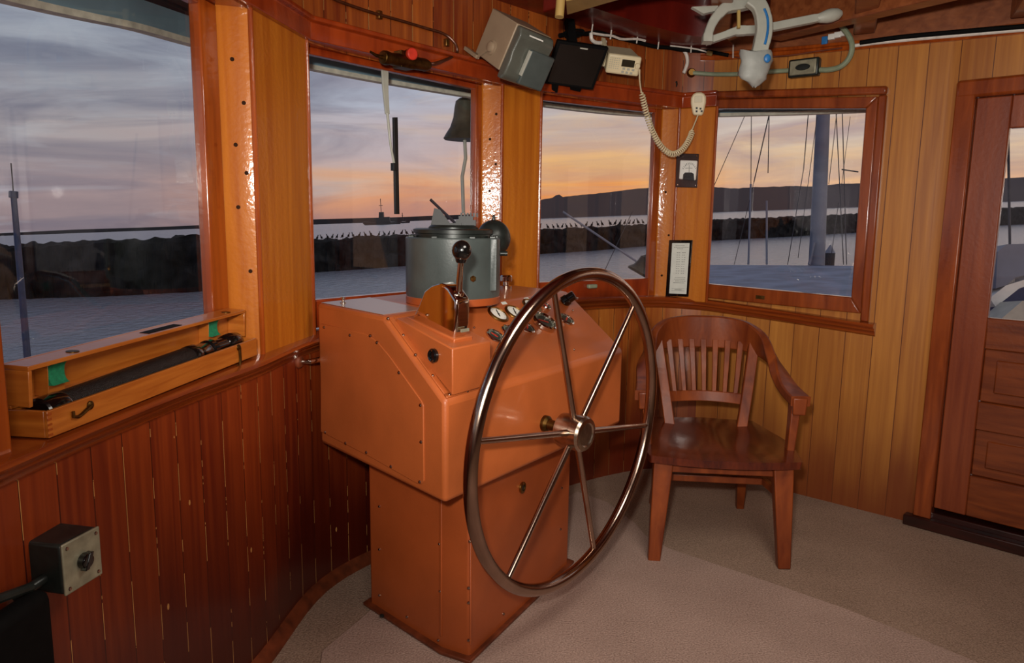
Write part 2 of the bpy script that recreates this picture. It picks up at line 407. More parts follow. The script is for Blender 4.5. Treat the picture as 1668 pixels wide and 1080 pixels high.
# upper bands above the windows
upP=TC[:iB+1]
struct('wall_upper_front',strip(upP,1.98,lambda p:ceilz(p.x)+.02),M['pl_up'])
upR=PR+[V((doorp(s,0).x,doorp(s,0).y)) for s in (.05,.5,1.5)]
struct('wall_upper_right',strip(upR,1.98,lambda p:ceilz(p.x)+.02,u0=SR),M['pl_right'])
# walls behind the photographer
eR=doorp(1.5,0)
bk=[V((eR.x,eR.y)),V((eR.x+.2,-.9)),V((-.99,-.9))]
struct('wall_back',strip(bk,0,2.32),M['pl_back'])
# floor
mb=MB(); mb.box((1.0,1.6,-.03),(4.6,6.2,.06)); 
struct('floor',mb,M['carpet'])
# near carpet piece lapped over the floor
seam=[at_z(x,y,.006) for x,y in [(940,800),(990,818),(1035,852),(1052,872),(1090,893),(1170,920),(1260,950),(1380,992),(1500,1040),(1620,1090)]]
mb=MB(); poly=[V((p.x,p.y,0)) for p in seam]+[V((1.35,1.2,0)),V((.6,.4,0)),V((-.3,.4,0)),V((-.60,2.2,0)),V((-.42,2.62,0)),V((-.1,3.1,0)),V((.25,3.5,0))]
mb.prism(poly,(0,0,.006))
tag(obj('carpet_piece',mb,M['carpet2'],bevel=.002),'pale taupe carpet piece lapped over the floor carpet under the helm','carpet')
# baseboard strip on the left
def sweep(P,zf,prof,closed_prof=True,u0=0):
    mb=MB(); Nn=normals(P); S=arclen(P); rows=[];uv=[]
    for p,n,s in zip(P,Nn,S):
        z=zf(p) if callable(zf) else zf; r=[];q=[]
        for k,(o,dz) in enumerate(prof): r.append((p.x-n.x*o,p.y-n.y*o,z+dz)); q.append((s+u0,k*.02))
        rows.append(r);uv.append(q)
    for a in range(len(rows)): uv[a].append((S[a]+u0,len(prof)*.02))
    m=len(rows);nn=len(prof)
    mb.v=[V(p) for r in rows for p in r]
    for i in range(m-1):
        for k in range(nn):
            l=(k+1)%nn; mb.f.append([i*nn+k,(i+1)*nn+k,(i+1)*nn+l,i*nn+l]); mb.uv.append([uv[i][k],uv[i+1][k],uv[i+1][k+1],uv[i][k+1]])
    mb.f.append(list(range(nn))); mb.uv.append(None); mb.f.append([(m-1)*nn+k for k in range(nn)][::-1]); mb.uv.append(None)
    return mb
iC=next(i for i,p in enumerate(TC) if p.y>2.9)
struct('baseboard_left',sweep(TC[6:iC],0,[(-.01,0),(.034,0),(.03,.012),(.014,.03),(-.01,.045)]),M['plate'])
# sill cap
sillprof=[(-.12,.0),(.03,.0),(.046,-.004),(.052,-.013),(.046,-.022),(.03,-.026),(.028,-.036),(.018,-.044),(.014,-.056),(.0,-.066),(-.01,-.066)]
iS=min(range(len(TC)),key=lambda k:(TC[k]-V((1.726,3.474))).length)
struct('trim_1',sweep(TC[6:iS+1],sillz,sillprof),M['sill'],bevel=0)
# ------------------------------------------------------------------ upper window wall
PA=V((-.766,2.231)); PB=V((-.711,2.614)); PC=V((-.058,3.417)); PD=V((.121,3.572)); PE=V((.87,4.032)); PF=V((1.043,3.94))
def outn(a,b): d=(b-a).normalized(); return V((-d.y,d.x))
def p3(p,z): return V((p.x,p.y,z))
DEP=.07
def rev(p,w):                                  # far end of a splayed reveal board, turned to the helmsman
    d=V((p.x,p.y)).normalized(); return p+V((-d.y,d.x))*w
W0=V((-.925,1.30))                               # near edge of the first opening
n1=outn(W0,PA); n2=outn(PB,PC); n3=outn(PD,PE); nA=n1
def post(name,a,b,na,nb,zb,zt=2.0,w=.09):
    r=rev(a,w)
    mb=MB(); mb.prism([p3(a,zb),p3(b,zb),p3(b+nb*(DEP+.04),zb),p3(r+na*.05,zb),p3(r,zb)],(0,0,zt-zb))
    o=struct(name,mb,M['post'],bevel=.004)
    # rounded nosing on the two room-side edges
    for e in (a,b):
        m2=MB(); m2.tube([p3(e,zb),p3(e,zt)],.008,10); obj('edge_bead',m2,M['sash'],o)
    return o
def plugs(o,a,n,side,zs):                        # wood plugs in the reveal board
    for k,z in enumerate(zs):
        r=rev(a,.09); c=p3(a.lerp(r,(.3 if k%2 else .6)),z); side=V((-a.x,-a.y)).normalized(); m=MB(); m.lathe([(.006,0),(.006,.0015),(.004,.002)],c,(side.x,side.y,0),12); obj('screw_plug',m,M['plug'],o)
pz=.985
o=post('trim_2',PA,PB,n1,n2,.96); plugs(o,PA,n1,(PA-PB).normalized()*1.0,[1.06,1.23,1.42,1.52,1.60,1.72,1.84])
o=post('trim_3',PC,PD,n2,n3,.98); plugs(o,PC,n2,(PC-PD).normalized(),[1.2,1.33,1.52,1.64,1.75,1.86])
o=post('trim_4',PE,PF,n3,n3,.965,1.985); plugs(o,PE,n3,(PE-PF).normalized(),[1.1,1.32,1.55,1.75])
mb=MB(); w00=V((-.925,1.08)); wJ=V((-.89,1.268)); mb.prism([p3(w00,.96),p3(wJ,.96),p3(W0,.96),p3(W0+n1*.13,.96),p3(w00+n1*.13,.96)],(0,0,1.04)); struct('trim_5',mb,M['sash'],bevel=.004)
# continuous header board with a drip ledge
hdr=[V((-.985,.3)),V((-.95,.9)),W0,PA,PB,PC,PD,PE,PF]
def polysweep(name,P,prof,z,mat,u0=0): return struct(name,sweep(P,z,prof,u0=u0),mat,bevel=.003)
polysweep('trim_6',hdr,[(.0,.0),(.022,.0),(.022,.055),(.04,.06),(.04,.075),(.0,.08),(-.14,.08),(-.14,.0)],1.985,M['red'])
def window(name,a,b,n,zb,zt,rail_b,sw=.05,rail_t=.03,sl=None):
    """sash set DEP behind the wall line; zb..zt is the opening"""
    r=thing(name,p3((a+b)/2+n*DEP,zb),'',''); del r['label']; del r['category']; r['kind']='structure'
    d=(b-a).normalized(); th=.035; R=rev(b,.09); A=a+n*(R-b).dot(n); L=(R-A).dot(d); B=A+d*L
    def bx(s0,s1,z0,z1,nm):
        m=MB(); m.prism([p3(A+d*s0,z0),p3(A+d*s1,z0),p3(A+d*s1+n*th,z0),p3(A+d*s0+n*th,z0)],(0,0,z1-z0)); obj(nm,m,M['sash'] if nm!='rail' else M['red'],r,bevel=.005)
    sl=sw if sl is None else sl
    bx(0,sl,zb,zt,'stile'); bx(L-sw,L,zb,zt,'stile'); bx(sl,L-sw,zb,zb+rail_b,'rail'); bx(sl,L-sw,zt-rail_t,zt,'rail')
    m=MB(); q=n*(th*.55); m.add([p3(A+d*sl+q,zb+rail_b),p3(B-d*sw+q,zb+rail_b),p3(B-d*sw+q,zt-rail_t),p3(A+d*sl+q,zt-rail_t)],[(0,1,2,3)]); obj('pane',m,M['glass'],r,smooth=False)
    return r
window('window_1',W0,PA,n1,.96,1.985,.075,.085,.02,.0)
window('window_2',PB,PC,n2,.985,1.985,.105,.042,.025,.035)
w3_=window('window_3',PD,PE,n3,.985,1.985,.10,.045,.025,.02)
# window 4, framed on the face of the right wall
def framew(name,Q,mat,casing=.078):
    r=thing(name,(Q[0]+Q[1])/2,'',''); del r['label']; del r['category']; r['kind']='structure'
    ex=(Q[1]-Q[0]); ex.z=0; ex.normalize(); nn=V((ex.y,-ex.x,0)); nn=nn if nn.dot(CAM-Q[0])>0 else -nn
    BL,BR,TR,TL=Q; u=(TL-BL).normalized()
    def quadbar(a,b,c,d,t,o,nm,mt,bev=.006):
        m=MB(); m.prism([a+nn*o,b+nn*o,c+nn*o,d+nn*o],nn*t); obj(nm,m,mt,r,bevel=bev)
    def off(P,dx,dz): return P+ex*dx+V((0,0,dz))
    k=.05
    # inner sash
    quadbar(off(BL,-k,-.075),off(BR,k,-.075),BR,BL,.042,-.03,'rail',mat)
    quadbar(TL,TR,off(TR,k,k),off(TL,-k,k),.042,-.03,'rail',mat)
    quadbar(off(BL,-k,-.075),BL,TL,off(TL,-k,k),.042,-.03,'stile',mat)
    quadbar(BR,off(BR,k,-.075),off(TR,k,k),TR,.042,-.03,'stile',mat)
    # casing
    g=k+.002; c2=g+.038
    quadbar(off(TL,-c2,g),off(TR,c2,g),off(TR,c2,c2),off(TL,-c2,c2),.05,-.01,'casing',mat,.01)
    quadbar(off(BL,-c2,-.11),off(BL,-g,-.11),off(TL,-g,g),off(TL,-c2,g),.042,-.01,'casing',mat,.008)
    quadbar(off(BR,g,-.11),off(BR,c2,-.11),off(TR,c2,g),off(TR,g,g),.042,-.01,'casing',mat,.008)
    m=MB(); m.add([off(BL,-.005,-.005)-nn*.02,off(BR,.005,-.005)-nn*.02,off(TR,.005,.005)-nn*.02,off(TL,-.005,.005)-nn*.02],[(0,1,2,3)]); obj('pane',m,M['glass'],r,smooth=False)
    m=MB(); c=(BL+BR)/2+V((0,0,-.042))+ex*(-.07); m.box(c+nn*.013,(.045,.006,.018),(ex,nn,u)); obj('name_plate',m,M['brassd'],r)
    m=MB(); m.bar(off(BR,k-.02,-.1)+nn*.02,off(BR,k-.02,-.06)+nn*.02,.02,.02); obj('stop_block',m,M['dark_sill'],r)
    return r,ex,nn
r4,ex4,nn4=framew('window_4',W4,M['win4'])
# ------------------------------------------------------------------ door
dr=thing('door_1',doorp(.45,0),'',''); del dr['label']; del dr['category']; dr['kind']='structure'
def dpx(x,y,o=0): 
    p=at_pl(x,y,DO+ND*o,ND); q=p-DO; return q.dot(E_),p.z
def dbox(name,s0,s1,z0,z1,o0,o1,mat,par=dr,bev=.005):
    m=MB(); m.prism([doorp(s0,z0,o0),doorp(s1,z0,o0),doorp(s1,z1,o0),doorp(s0,z1,o0)],ND*(o1-o0)); return obj(name,m,mat,par,bevel=bev)
dbox('casing',.0,.075,.05,2.0,-.03,.03,M['win4']); dbox('casing',.84,.915,.05,2.0,-.03,.03,M['win4']); dbox('casing',-.0,.915,1.935,2.01,-.03,.032,M['win4'],bev=.012)
SG,ZT=.205,1.80
ZB=dpx(1612,518)[1]; Z1=dpx(1600,568)[1]; Z2=dpx(1596,655)[1]; Z3=dpx(1590,700)[1]; Z4=dpx(1580,775)[1]
dbox('stile',.076,SG,.10,1.934,-.035,.0,M['door']); dbox('stile',.71,.838,.10,1.934,-.035,.0,M['door'])
dbox('rail',SG,.71,ZT,1.934,-.035,-.001,M['door']); dbox('rail',SG,.71,Z1,ZB,-.035,-.001,M['doorp']); dbox('rail',SG,.71,Z3,Z2,-.035,-.001,M['doorp']); dbox('rail',SG,.71,.10,Z4,-.035,-.001,M['dark_sill'] if False else M['doorp'])
for a,b in ((Z2,Z1),(Z4,Z3)):
    p=dbox('panel',SG,.71,a,b,-.035,-.02,M['doorp']); dbox('raised_field',SG+.05,.66,a+.045,b-.045,-.02,-.008,M['doorp'],p,bev=.01)
m=MB(); m.add([doorp(SG,ZB,-.02),doorp(.71,ZB,-.02),doorp(.71,ZT,-.02),doorp(SG,ZT,-.02)],[(0,1,2,3)]); obj('pane',m,M['glass'],dr,smooth=False)
mb=MB(); mb.prism([doorp(-.035,.0,.0),doorp(1.0,.0,.0),doorp(1.0,.0,.05),doorp(-.035,.0,.05)],(0,0,.05)); mb.prism([doorp(0,0,-.1),doorp(.95,0,-.1),doorp(.95,0,0),doorp(0,0,0)],(0,0,.075)); mb.prism([doorp(0,0,-.14),doorp(.95,0,-.14),doorp(.95,0,-.09),doorp(0,0,-.09)],(0,0,.2)); struct('trim_7',mb,M['dark_sill'],bevel=.006)
# ------------------------------------------------------------------ ceiling
mb=MB()
def cq(x0,x1,y0,y1,dz=.0): mb.hexa([V((x,y,ceilz(x)+dz+h)) for h in (0,.05) for x,y in ((x0,y0),(x1,y0),(x1,y1),(x0,y1))])
mb.prism([V((x,y,ceilz(x)+.16)) for x,y in ((-1.2,-1.1),(3.4,-1.1),(3.4,4.6),(-1.2,4.6))],(0,0,.05))
struct('ceiling',mb,M['ceil'])
# soffit board running round the wall top
mb=MB(); Pso=[V((p.x,p.y)) for p in TC[10:] if not(p.x>1.15 and p.y>3)]; PsR=[V((p.x,p.y)) for p in TC if p.x>.95 and p.y>3]+[V((doorp(s,0).x,doorp(s,0).y)) for s in (.3,.9,1.4)]
Nn=normals(Pso)
mb.grid([[ (p.x+n.x*.05,p.y+n.y*.05,ceilz(p.x)) for p,n in zip(Pso,Nn)],[(p.x-n.x*.22,p.y-n.y*.22,ceilz(p.x)+.015) for p,n in zip(Pso,Nn)],[(p.x-n.x*.22,p.y-n.y*.22,ceilz(p.x)+.17) for p,n in zip(Pso,Nn)]])
struct('trim_8',mb,M['ceil'])
mb=strip(PsR,lambda p:ceilz(p.x)-.03,lambda p:ceilz(p.x)+.17,-.02); struct('trim_15',mb,M['beam'])
# cornice moulding on the right
struct('trim_9',sweep(PsR,lambda p:ceilz(p.x)-.035,[(0,-.02),(.018,-.02),(.024,-.012),(.024,.0),(.035,.004),(.035,.016),(0,.03)]),M['sash'])
def beam(name,p,q,w,h,mat=None):
    m=MB(); m.bar(p,q,w,h); return struct(name,m,mat or M['beam'],bevel=.006)
def cb(px,py,dz): # point on a level just below the ceiling seen through a pixel
    return at_z(px,py,2.28+dz)
beam('trim_10',V((.15,3.35,2.37)),V((.95,2.35,2.35)),.10,.20,M['ceil'])
beam('trim_11',V((.98,3.72,2.36)),V((.55,2.1,2.38)),.09,.16)
beam('trim_12',V((1.22,3.66,2.34)),V((1.95,2.3,2.31)),.09,.18)
beam('trim_13',V((1.58,3.52,2.34)),V((1.0,2.2,2.36)),.09,.18)
beam('trim_14',V((2.02,3.10,2.31)),V((1.4,1.8,2.34)),.09,.18)
# ------------------------------------------------------------------ helm console
ZB_=.595; ZT_=1.10; ZC_=.895
D_=at_z(725,822,ZB_); E2=at_z(522,722,ZB_); F_=at_z(1011,690,ZB_)
cd=(D_-E2); CL=cd.length; ca=cd/CL                # ca: back -> front along the left side
cf=(F_-D_); CW=cf.length; cb_=cf/CW               # along the front, left -> right
def cp(a,b,z): return V((E2.x,E2.y,0))+ca*a+cb_*b+V((0,0,z))
AB=.58*CL                                         # where the flat top ends
nl=V((0,0,1)).cross(ca).normalized(); nl = nl if nl.dot(CAM-E2)>0 else -nl     # outward of left side
nf=V((cb_.y,-cb_.x,0)).normalized(); nf = nf if nf.dot(CAM-D_)>0 else -nf      # outward of front
sl_u=(cp(AB,0,ZT_)-cp(CL,0,ZC_)).normalized()     # up the slope
ns=sl_u.cross(cb_).normalized(); ns = ns if ns.z>0 else -ns
con=thing('helm_console',cp(CL*.5,CW*.4,0),'orange-brown painted metal helm console standing by the left wall behind the steering wheel','console')
mb=MB(); mb.prism([cp(0,0,ZB_),cp(CL,0,ZB_),cp(CL,0,ZC_),cp(AB,0,ZT_),cp(0,0,ZT_)],cb_*CW)
hous=obj('housing',mb,M['console'],con,bevel=.016,seg=3)
# left access panel on the housing
def onl(x,y,o=0): return at_pl(x,y,E2+nl*o,nl)
pp=[(524,527),(560,535),(598,544),(616,556),(636,580),(688,653),(691,660),(692,783),(688,788),(680,787),(606,745),(524,703)]
mb=MB(); mb.prism([onl(*p)-nl*.001 for p in pp],nl*.005); obj('access_panel',mb,M['console'],con,bevel=.002)
first=None
def screws(pts,plane,par,name='screw',r=.0055,mat=None,nn=None):
    src=None
    for x,y in pts:
        p=plane(x,y)
        if src is None:
            m=MB(); m.lathe([(r,-.002),(r,.0015),(r*.6,.004),(0.0001,.0045)],p,nn,10); src=obj(name,m,mat or M['steel'],par); p0=p
        else: dup_mesh(src,name,par,p-p0)
screws([(528,533),(570,546),(603,547),(614,558),(650,607),(685,660),(686,720),(684,785),(637,760),(597,737),(563,722),(530,704)],lambda x,y:onl(x,y,.004),con,nn=nl)
# pedestal
q0=[at_z(x,y,.006) for x,y in [(603,985),(720,1060),(765,1075),(925,921)]]
q0.append(q0[0]+(q0[3]-q0[2])*1.0)
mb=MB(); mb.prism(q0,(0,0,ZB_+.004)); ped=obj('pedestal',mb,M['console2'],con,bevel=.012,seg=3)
npl=(q0[1]-q0[0]).cross(V((0,0,1))).normalized(); npl= npl if npl.dot(CAM-q0[0])>0 else -npl
npf=(q0[3]-q0[2]).cross(V((0,0,1))).normalized(); npf= npf if npf.dot(CAM-q0[2])>0 else -npf
mb=MB(); d1=(q0[1]-q0[0]).normalized(); mb.prism([q0[1]-d1*.012+npl*-.002+V((0,0,.05)),q0[1]+npl*-.002+V((0,0,.05)),q0[1]-npl*.002+V((0,0,ZB_)),q0[1]-d1*.012-npl*.002+V((0,0,ZB_))],npl*.005)
d2=(q0[3]-q0[2]).normalized(); mb.prism([q0[2]-npf*.002+V((0,0,.05)),q0[2]+d2*.012-npf*.002+V((0,0,.05)),q0[2]+d2*.012-npf*.002+V((0,0,ZB_)),q0[2]-npf*.002+V((0,0,ZB_))],npf*.005)
obj('corner_strip',mb,M['console2'],con,bevel=.003)
screws([(618,825),(618,895),(618,970),(716,886),(717,963),(714,1043),(663,1005)],lambda x,y:at_pl(x,y,q0[0]+npl*.001,npl),con,'rivet',.005,nn=npl)
screws([(765,882),(763,958),(763,982),(763,1043),(820,1000),(915,795),(913,862)],lambda x,y:at_pl(x,y,q0[2]+npf*.001,npf),con,'rivet',.005,nn=npf)
p=at_pl(850,794,q0[2]+npf*.001,npf); mb=MB(); mb.lathe([(.012,0),(.02,0),(.02,.006),(.012,.008),(.012,0)],p,npf,24); o=obj('bushing',mb,M['brass'],con)
mb=MB(); mb.lathe([(.0125,0),(.0125,.003)],p,npf,24); obj('bushing_hole',mb,M['grille'],o)
cc=sum((q for q in q0),V((0,0,0)))/5
mb=MB(); mb.prism([cc+(q-cc)*1.07+V((0,0,.001)) for q in q0],(0,0,.012)); obj('base_plate',mb,M['plate'],con,bevel=.003)
p=at_z(622,1004,.017); mb=MB(); mb.lathe([(.008,-.001),(.008,.006),(.004,.008)],p,(0,0,1),6); obj('bolt',mb,M['gund'],con)
# raised throttle box on the slope
LB=cp(0,.03,0)
def onb(x,y): return at_pl(x,y,LB,nl)
t1=onb(645,518); t2=onb(737,568); t3=onb(737,645)
tw=.175
mb=MB(); mb.prism([t1-V((0,0,.03)),t3+sl_u*0.0,t2,t1],cb_*tw); tb=obj('throttle_box',mb,M['console'],con,bevel=.004)
mb=MB()
def sq(a,b_,c,d): mb.prism([a,b_,c,d],ns*.003)
e0=t3-cb_*.012; e1=t1-V((0,0,.0))-cb_*.012
vv_=(cp(AB,0,ZT_)-cp(CL,0,ZC_)); s0=(cp(CL,0,ZC_))
def slope(a,b): # a: metres up the slope from its front edge, b: metres along the front
    return cp(CL,b,ZC_)+sl_u*a
lsl=(cp(AB,0,ZT_)-cp(CL,0,ZC_)).length
mb.prism([slope(.012,.012)-ns*.001,slope(.012,.032)-ns*.001,slope(lsl-.01,.032)-ns*.001,slope(lsl-.01,.012)-ns*.001],ns*.005)
mb.prism([slope(.008,.012)-ns*.001,slope(.008,.24)-ns*.001,slope(.026,.24)-ns*.001,slope(.026,.012)-ns*.001],ns*.005)
obj('throttle_box_flange',mb,M['console'],con,bevel=.002)
def ons(x,y,o=0): return at_pl(x,y,cp(CL,0,ZC_)+ns*o,ns)
screws([(632,519),(657,546),(677,578),(705,612),(732,643),(761,637)],lambda x,y:ons(x,y,.003),con,'screw',.005,nn=ns)
p=onb(708,579)+nl*.001; mb=MB(); mb.lathe([(.021,0),(.021,.008),(.017,.012),(.013,.010),(.012,.006),(.0001,.006)],p,nl,28); obj('round_plug',mb,M['black'],con)
# thin pale sheet on the flat top, sky reflection painted as its colour
mb=MB(); mb.prism([cp(.012,.012,ZT_),cp(AB-.02,.012,ZT_),cp(AB-.02,.20,ZT_),cp(.012,.24,ZT_)],(0,0,.0012)); obj('top_sheen_sheet',mb,M['topmat'],con)
p=at_z(559,494,ZT_); mb=MB(); mb.lathe([(.010,0),(.010,.004),(.005,.006),(.005,.014),(.008,.016),(.008,.022),(.0001,.024)],p,(0,0,1),14); obj('thumb_screw',mb,M['chrome'],con)
# gauges
def gauge(px,py,r,face,rim,needle,tilt=None,deep=.006):
    p=ons(px,py); g=MB(); g.lathe([(r,-.002),(r*1.08,.002),(r*1.05,deep),(r*.9,deep+.003),(r*.86,deep*.6)],p,ns,32); o=obj('gauge',g,rim,con)
    m=MB(); x=sl_u; y=cb_; n=32
    ring=[p+ns*(deep*.6+.0006)+(y*math.cos(2*PI*k/n)+x*math.sin(2*PI*k/n))*r*.9 for k in range(n)]
    m.add(ring,[tuple(range(n))],[[(math.cos(2*PI*k/n)*.9,math.sin(2*PI*k/n)*.9) for k in range(n)]])
    if (ring[1]-ring[0]).cross(ring[2]-ring[0]).dot(ns)<0: m.f=[f[::-1] for f in m.f]; m.uv=[u[::-1] for u in m.uv]
    obj('gauge_face',m,face,o,smooth=False)
    m=MB(); a=math.radians(needle); dd=(y*math.cos(a)+x*math.sin(a)); m.bar(p+ns*(deep*.6+.0016)-dd*r*.35,p+ns*(deep*.6+.0016)+dd*r*.6,.004,.0015,ns); m.lathe([(.004,0),(.004,.002)],p+ns*(deep*.6+.0008),ns,10); obj('needle',m,M['black'] if face is M['dialw'] else M['redk'],o)
    return o
gauge(811,513,.039,M['dialw'],M['brass'],75); gauge(838,510,.039,M['dialw'],M['brass'],70); gauge(866,499,.039,M['dialw'],M['brass'],80)
gauge(806,548,.032,M['diald'],M['chrome'],120); gauge(830,541,.032,M['diald'],M['chrome'],60)
gauge(858,535,.030,M['diald'],M['chrome'],40); gauge(889,500,.020,M['diald'],M['chrome'],90)
gauge(885,527,.050,M['diald'],M['chrome'],150,deep=.016); gauge(922,521,.033,M['diald'],M['chrome'],30)
for x,y in [(796,498),(821,494),(858,487),(876,484)]:
    p=ons(x,y); m=MB(); m.prism([p-cb_*.014-sl_u*.007,p+cb_*.014-sl_u*.007,p+cb_*.014+sl_u*.007,p-cb_*.014+sl_u*.007],ns*.0015); obj('gauge_label',m,M['paper'],con)
p=ons(918,492); m=MB(); m.lathe([(.024,0),(.024,.02),(.02,.024),(.02,.05),(.016,.053),(.0001,.053)],p,(ns+cb_*.5-sl_u*.3),20); obj('black_knob',m,M['black'],con)
screws([(772,534),(933,506),(935,570)],lambda x,y:ons(x,y,.001),con,'screw',.004,nn=ns)
# shaft bearing on the front belongs to the wheel below
# ------------------------------------------------------------------ throttle control
tc0=onb(715,530)+cb_*.055
th=thing('throttle_control',tc0,'chrome single-lever throttle with black ball knob on the left of the helm console','throttle')
def tpl(x,y): return at_pl(x,y,LB+cb_*.05,nl)
body=[(668,524),(680,500),(690,474),(702,465),(718,461),(730,468),(744,490),(743,530),(738,556),(722,548)]
bp=[tpl(*p) for p in body]
mb=MB(); mb.prism(bp,cb_*.062); obj('housing',mb,M['chrome'],th,bevel=.010,seg=4)
mb=MB(); mb.prism([tpl(664,522)+V((0,0,-.012)),tpl(742,558)+V((0,0,-.016)),tpl(744,552),tpl(664,515)],cb_*.085); 
mb2=[v-cb_*.01 for v in mb.v]; mb.v=mb2; obj('base_flange',mb,M['console'],th,bevel=.004)
lp=tpl(736,478)+cb_*.03; lk=at_pl(752,408,LB+cb_*.07,nl)
mb=MB(); mb.lathe([(.016,0),(.016,.008),(.009,.013)],lp-(lk-lp).normalized()*.006,(lk-lp),16); mb.tube([lp,lp.lerp(lk,.5),lk],[.0105,.0085,.0075],14); obj('lever',mb,M['chrome'],th)
mb=MB(); mb.ball(lk,.028,(1,1,1.04),24); mb.lathe([(.014,-.034),(.018,-.022)],lk,(lk-lp),16); obj('ball_knob',mb,M['black'],th)
p=tpl(742,537); mb=MB(); mb.prism([p+cb_*.015+nf*.006,p+cb_*.05+nf*.006,p+cb_*.05+nf*.006-V((0,0,.009)),p+cb_*.015+nf*.006-V((0,0,.009))],nf*.004); obj('name_plate',mb,M['switch'],th)
# ------------------------------------------------------------------ compass binnacle on the console top
bc=at_z(738,492,ZT_); zc=ZT_
dist=(bc-CAM).length
rB=76/FL*((bc-CAM).dot(FW))
def zat(py,px=738):                             # height over the binnacle axis
    d=ray(px,py); return CAM.z+d.z*(bc.y/d.y)
zr=zat(386)
bn=thing('compass_binnacle',bc,'dark grey cylindrical ship compass binnacle standing on the flat top of the helm console','compass')
mb=MB(); mb.lathe([(rB*1.0,-.0),(rB*1.0,.026)],bc,(0,0,1),48); obj('base_ring',mb,M['console2'],bn,bevel=.003)
mb=MB(); hB=zr-zc; mb.lathe([(rB*.99,.026),(rB*.99,.03),(rB,.034),(rB,hB-.004),(rB-.004,hB),(rB-.012,hB),(rB-.014,hB-.03),(rB-.02,hB-.035),(.0001,hB-.035)],bc,(0,0,1),56); obj('drum',mb,M['gun'],bn)
tz=bc+V((0,0,hB))
mb=MB(); mb.lathe([(rB*.80,-.035),(rB*.80,.012),(rB*.84,.014),(rB*.84,.026),(rB*.78,.03),(rB*.6,.028),(rB*.6,.018),(.0001,.018)],tz,(0,0,1),48); obj('bezel_ring',mb,M['gund'],bn)
mb=MB(); mb.lathe([(rB*.52,.018),(rB*.52,.034),(rB*.46,.042),(rB*.4,.042),(rB*.4,.03),(.0001,.034)],tz,(0,0,1),36); az=obj('azimuth_ring',mb,M['gund'],bn)
vx=V((1,0,0)); vy=V((0,1,0))
mb=MB(); mb.prism([tz+V((-.085,.03,.03)),tz+V((-.005,.03,.03)),tz+V((-.012,.03,.045)),tz+V((-.05,.03,.095)),tz+V((-.07,.03,.10))],(0,.004,0)); obj('sight_vane',mb,M['vane'],az)
mb=MB(); mb.box(tz+V((.045,0,.05)),(.07,.03,.02)); mb.box(tz+V((.045,0,.066)),(.05,.022,.014)); mb.box(tz+V((-.02,-.02,.045)),(.1,.008,.008)); 
for k in range(6): mb.box(tz+V((.028+k*.011,.01,.078)),(.006,.012,.014))
obj('prism_sight',mb,M['vane'],az)
for a in (10,60,120,165,200,250,300,340):
    mb=MB(); q=tz+V((math.cos(math.radians(a)),math.sin(math.radians(a)),0))*rB*.9; mb.box(q+V((0,0,-.008)),(.022,.022,.03)); obj('lug',mb,M['gund'],bn,bevel=.003)
rs=.062
bs=at_d(804,388,(bc-CAM).dot(FW)+.06)
mb=MB(); mb.ball(bs,rs,(1,1,1.08),32); mb.lathe([(.006,rs*1.05),(.006,rs*1.05+.012),(.003,rs*1.05+.02)],bs,(0,0,1),10); sp=obj('corrector_sphere',mb,M['gund'],bn)
mb=MB(); mb.bar(bs+V((.01,-.005,-rs*1.06)),bs+V((-.05,-.02,-rs*1.06)),.04,.012); mb.bar(bs+V((-.045,-.02,-rs*1.06+.005)),bs+V((-.045,-.02,-.2)),.03,.012); obj('sphere_bracket',mb,M['gund'],bn,bevel=.003)
p=at_d(822,413,(bc-CAM).dot(FW)); mb=MB(); mb.lathe([(.009,0),(.009,.04)],p-V((.03,0,0)),(1,0,0),12); obj('side_peg',mb,M['gund'],bn)
dd=V((math.cos(math.radians(-62)),math.sin(math.radians(-62)),0)); mb=MB(); mb.lathe([(.011,-.002),(.011,.004),(.006,.009)],bc+dd*rB+V((0,0,zat(448)-zc)),dd,6); obj('bolt',mb,M['brass'],bn)
for a in (-34,):
    dd=V((math.cos(math.radians(a)),math.sin(math.radians(a)),0)); mb=MB(); mb.prism([bc+dd*(rB-.004)+V((-.012,0,.05)),bc+dd*(rB-.004)+V((.012,0,.05)),bc+dd*(rB-.004)+V((.012,0,hB)),bc+dd*(rB-.004)+V((-.012,0,hB))],dd*.014); obj('side_rib',mb,M['gun'],bn,bevel=.004)
# small chrome lamp with a printed band, on the top to the right
lc=at_z(824,470,ZT_)
lt=thing('chart_light',lc,'small chrome capped lamp standing right of the compass on the console top','lamp')
mb=MB(); mb.lathe([(.026,0),(.026,.012),(.012,.016),(.012,.03)],lc,(0,0,1),24); obj('foot',mb,M['chrome'],lt)
mb=MB(); mb.lathe([(.024,.03),(.027,.034),(.027,.052),(.022,.058),(.0001,.06)],lc,(0,0,1),24); obj('cap',mb,M['chrome'],lt)
# ------------------------------------------------------------------ steering wheel
wy,wt=math.radians(-38.0),math.radians(-2.7)
wax=V((math.cos(wy)*math.cos(wt),math.sin(wy)*math.cos(wt),math.sin(wt)))
wu=V((-math.sin(wy),math.cos(wy),0)); wv=wax.cross(wu)
c0=V((.174,1.906,.837)); 
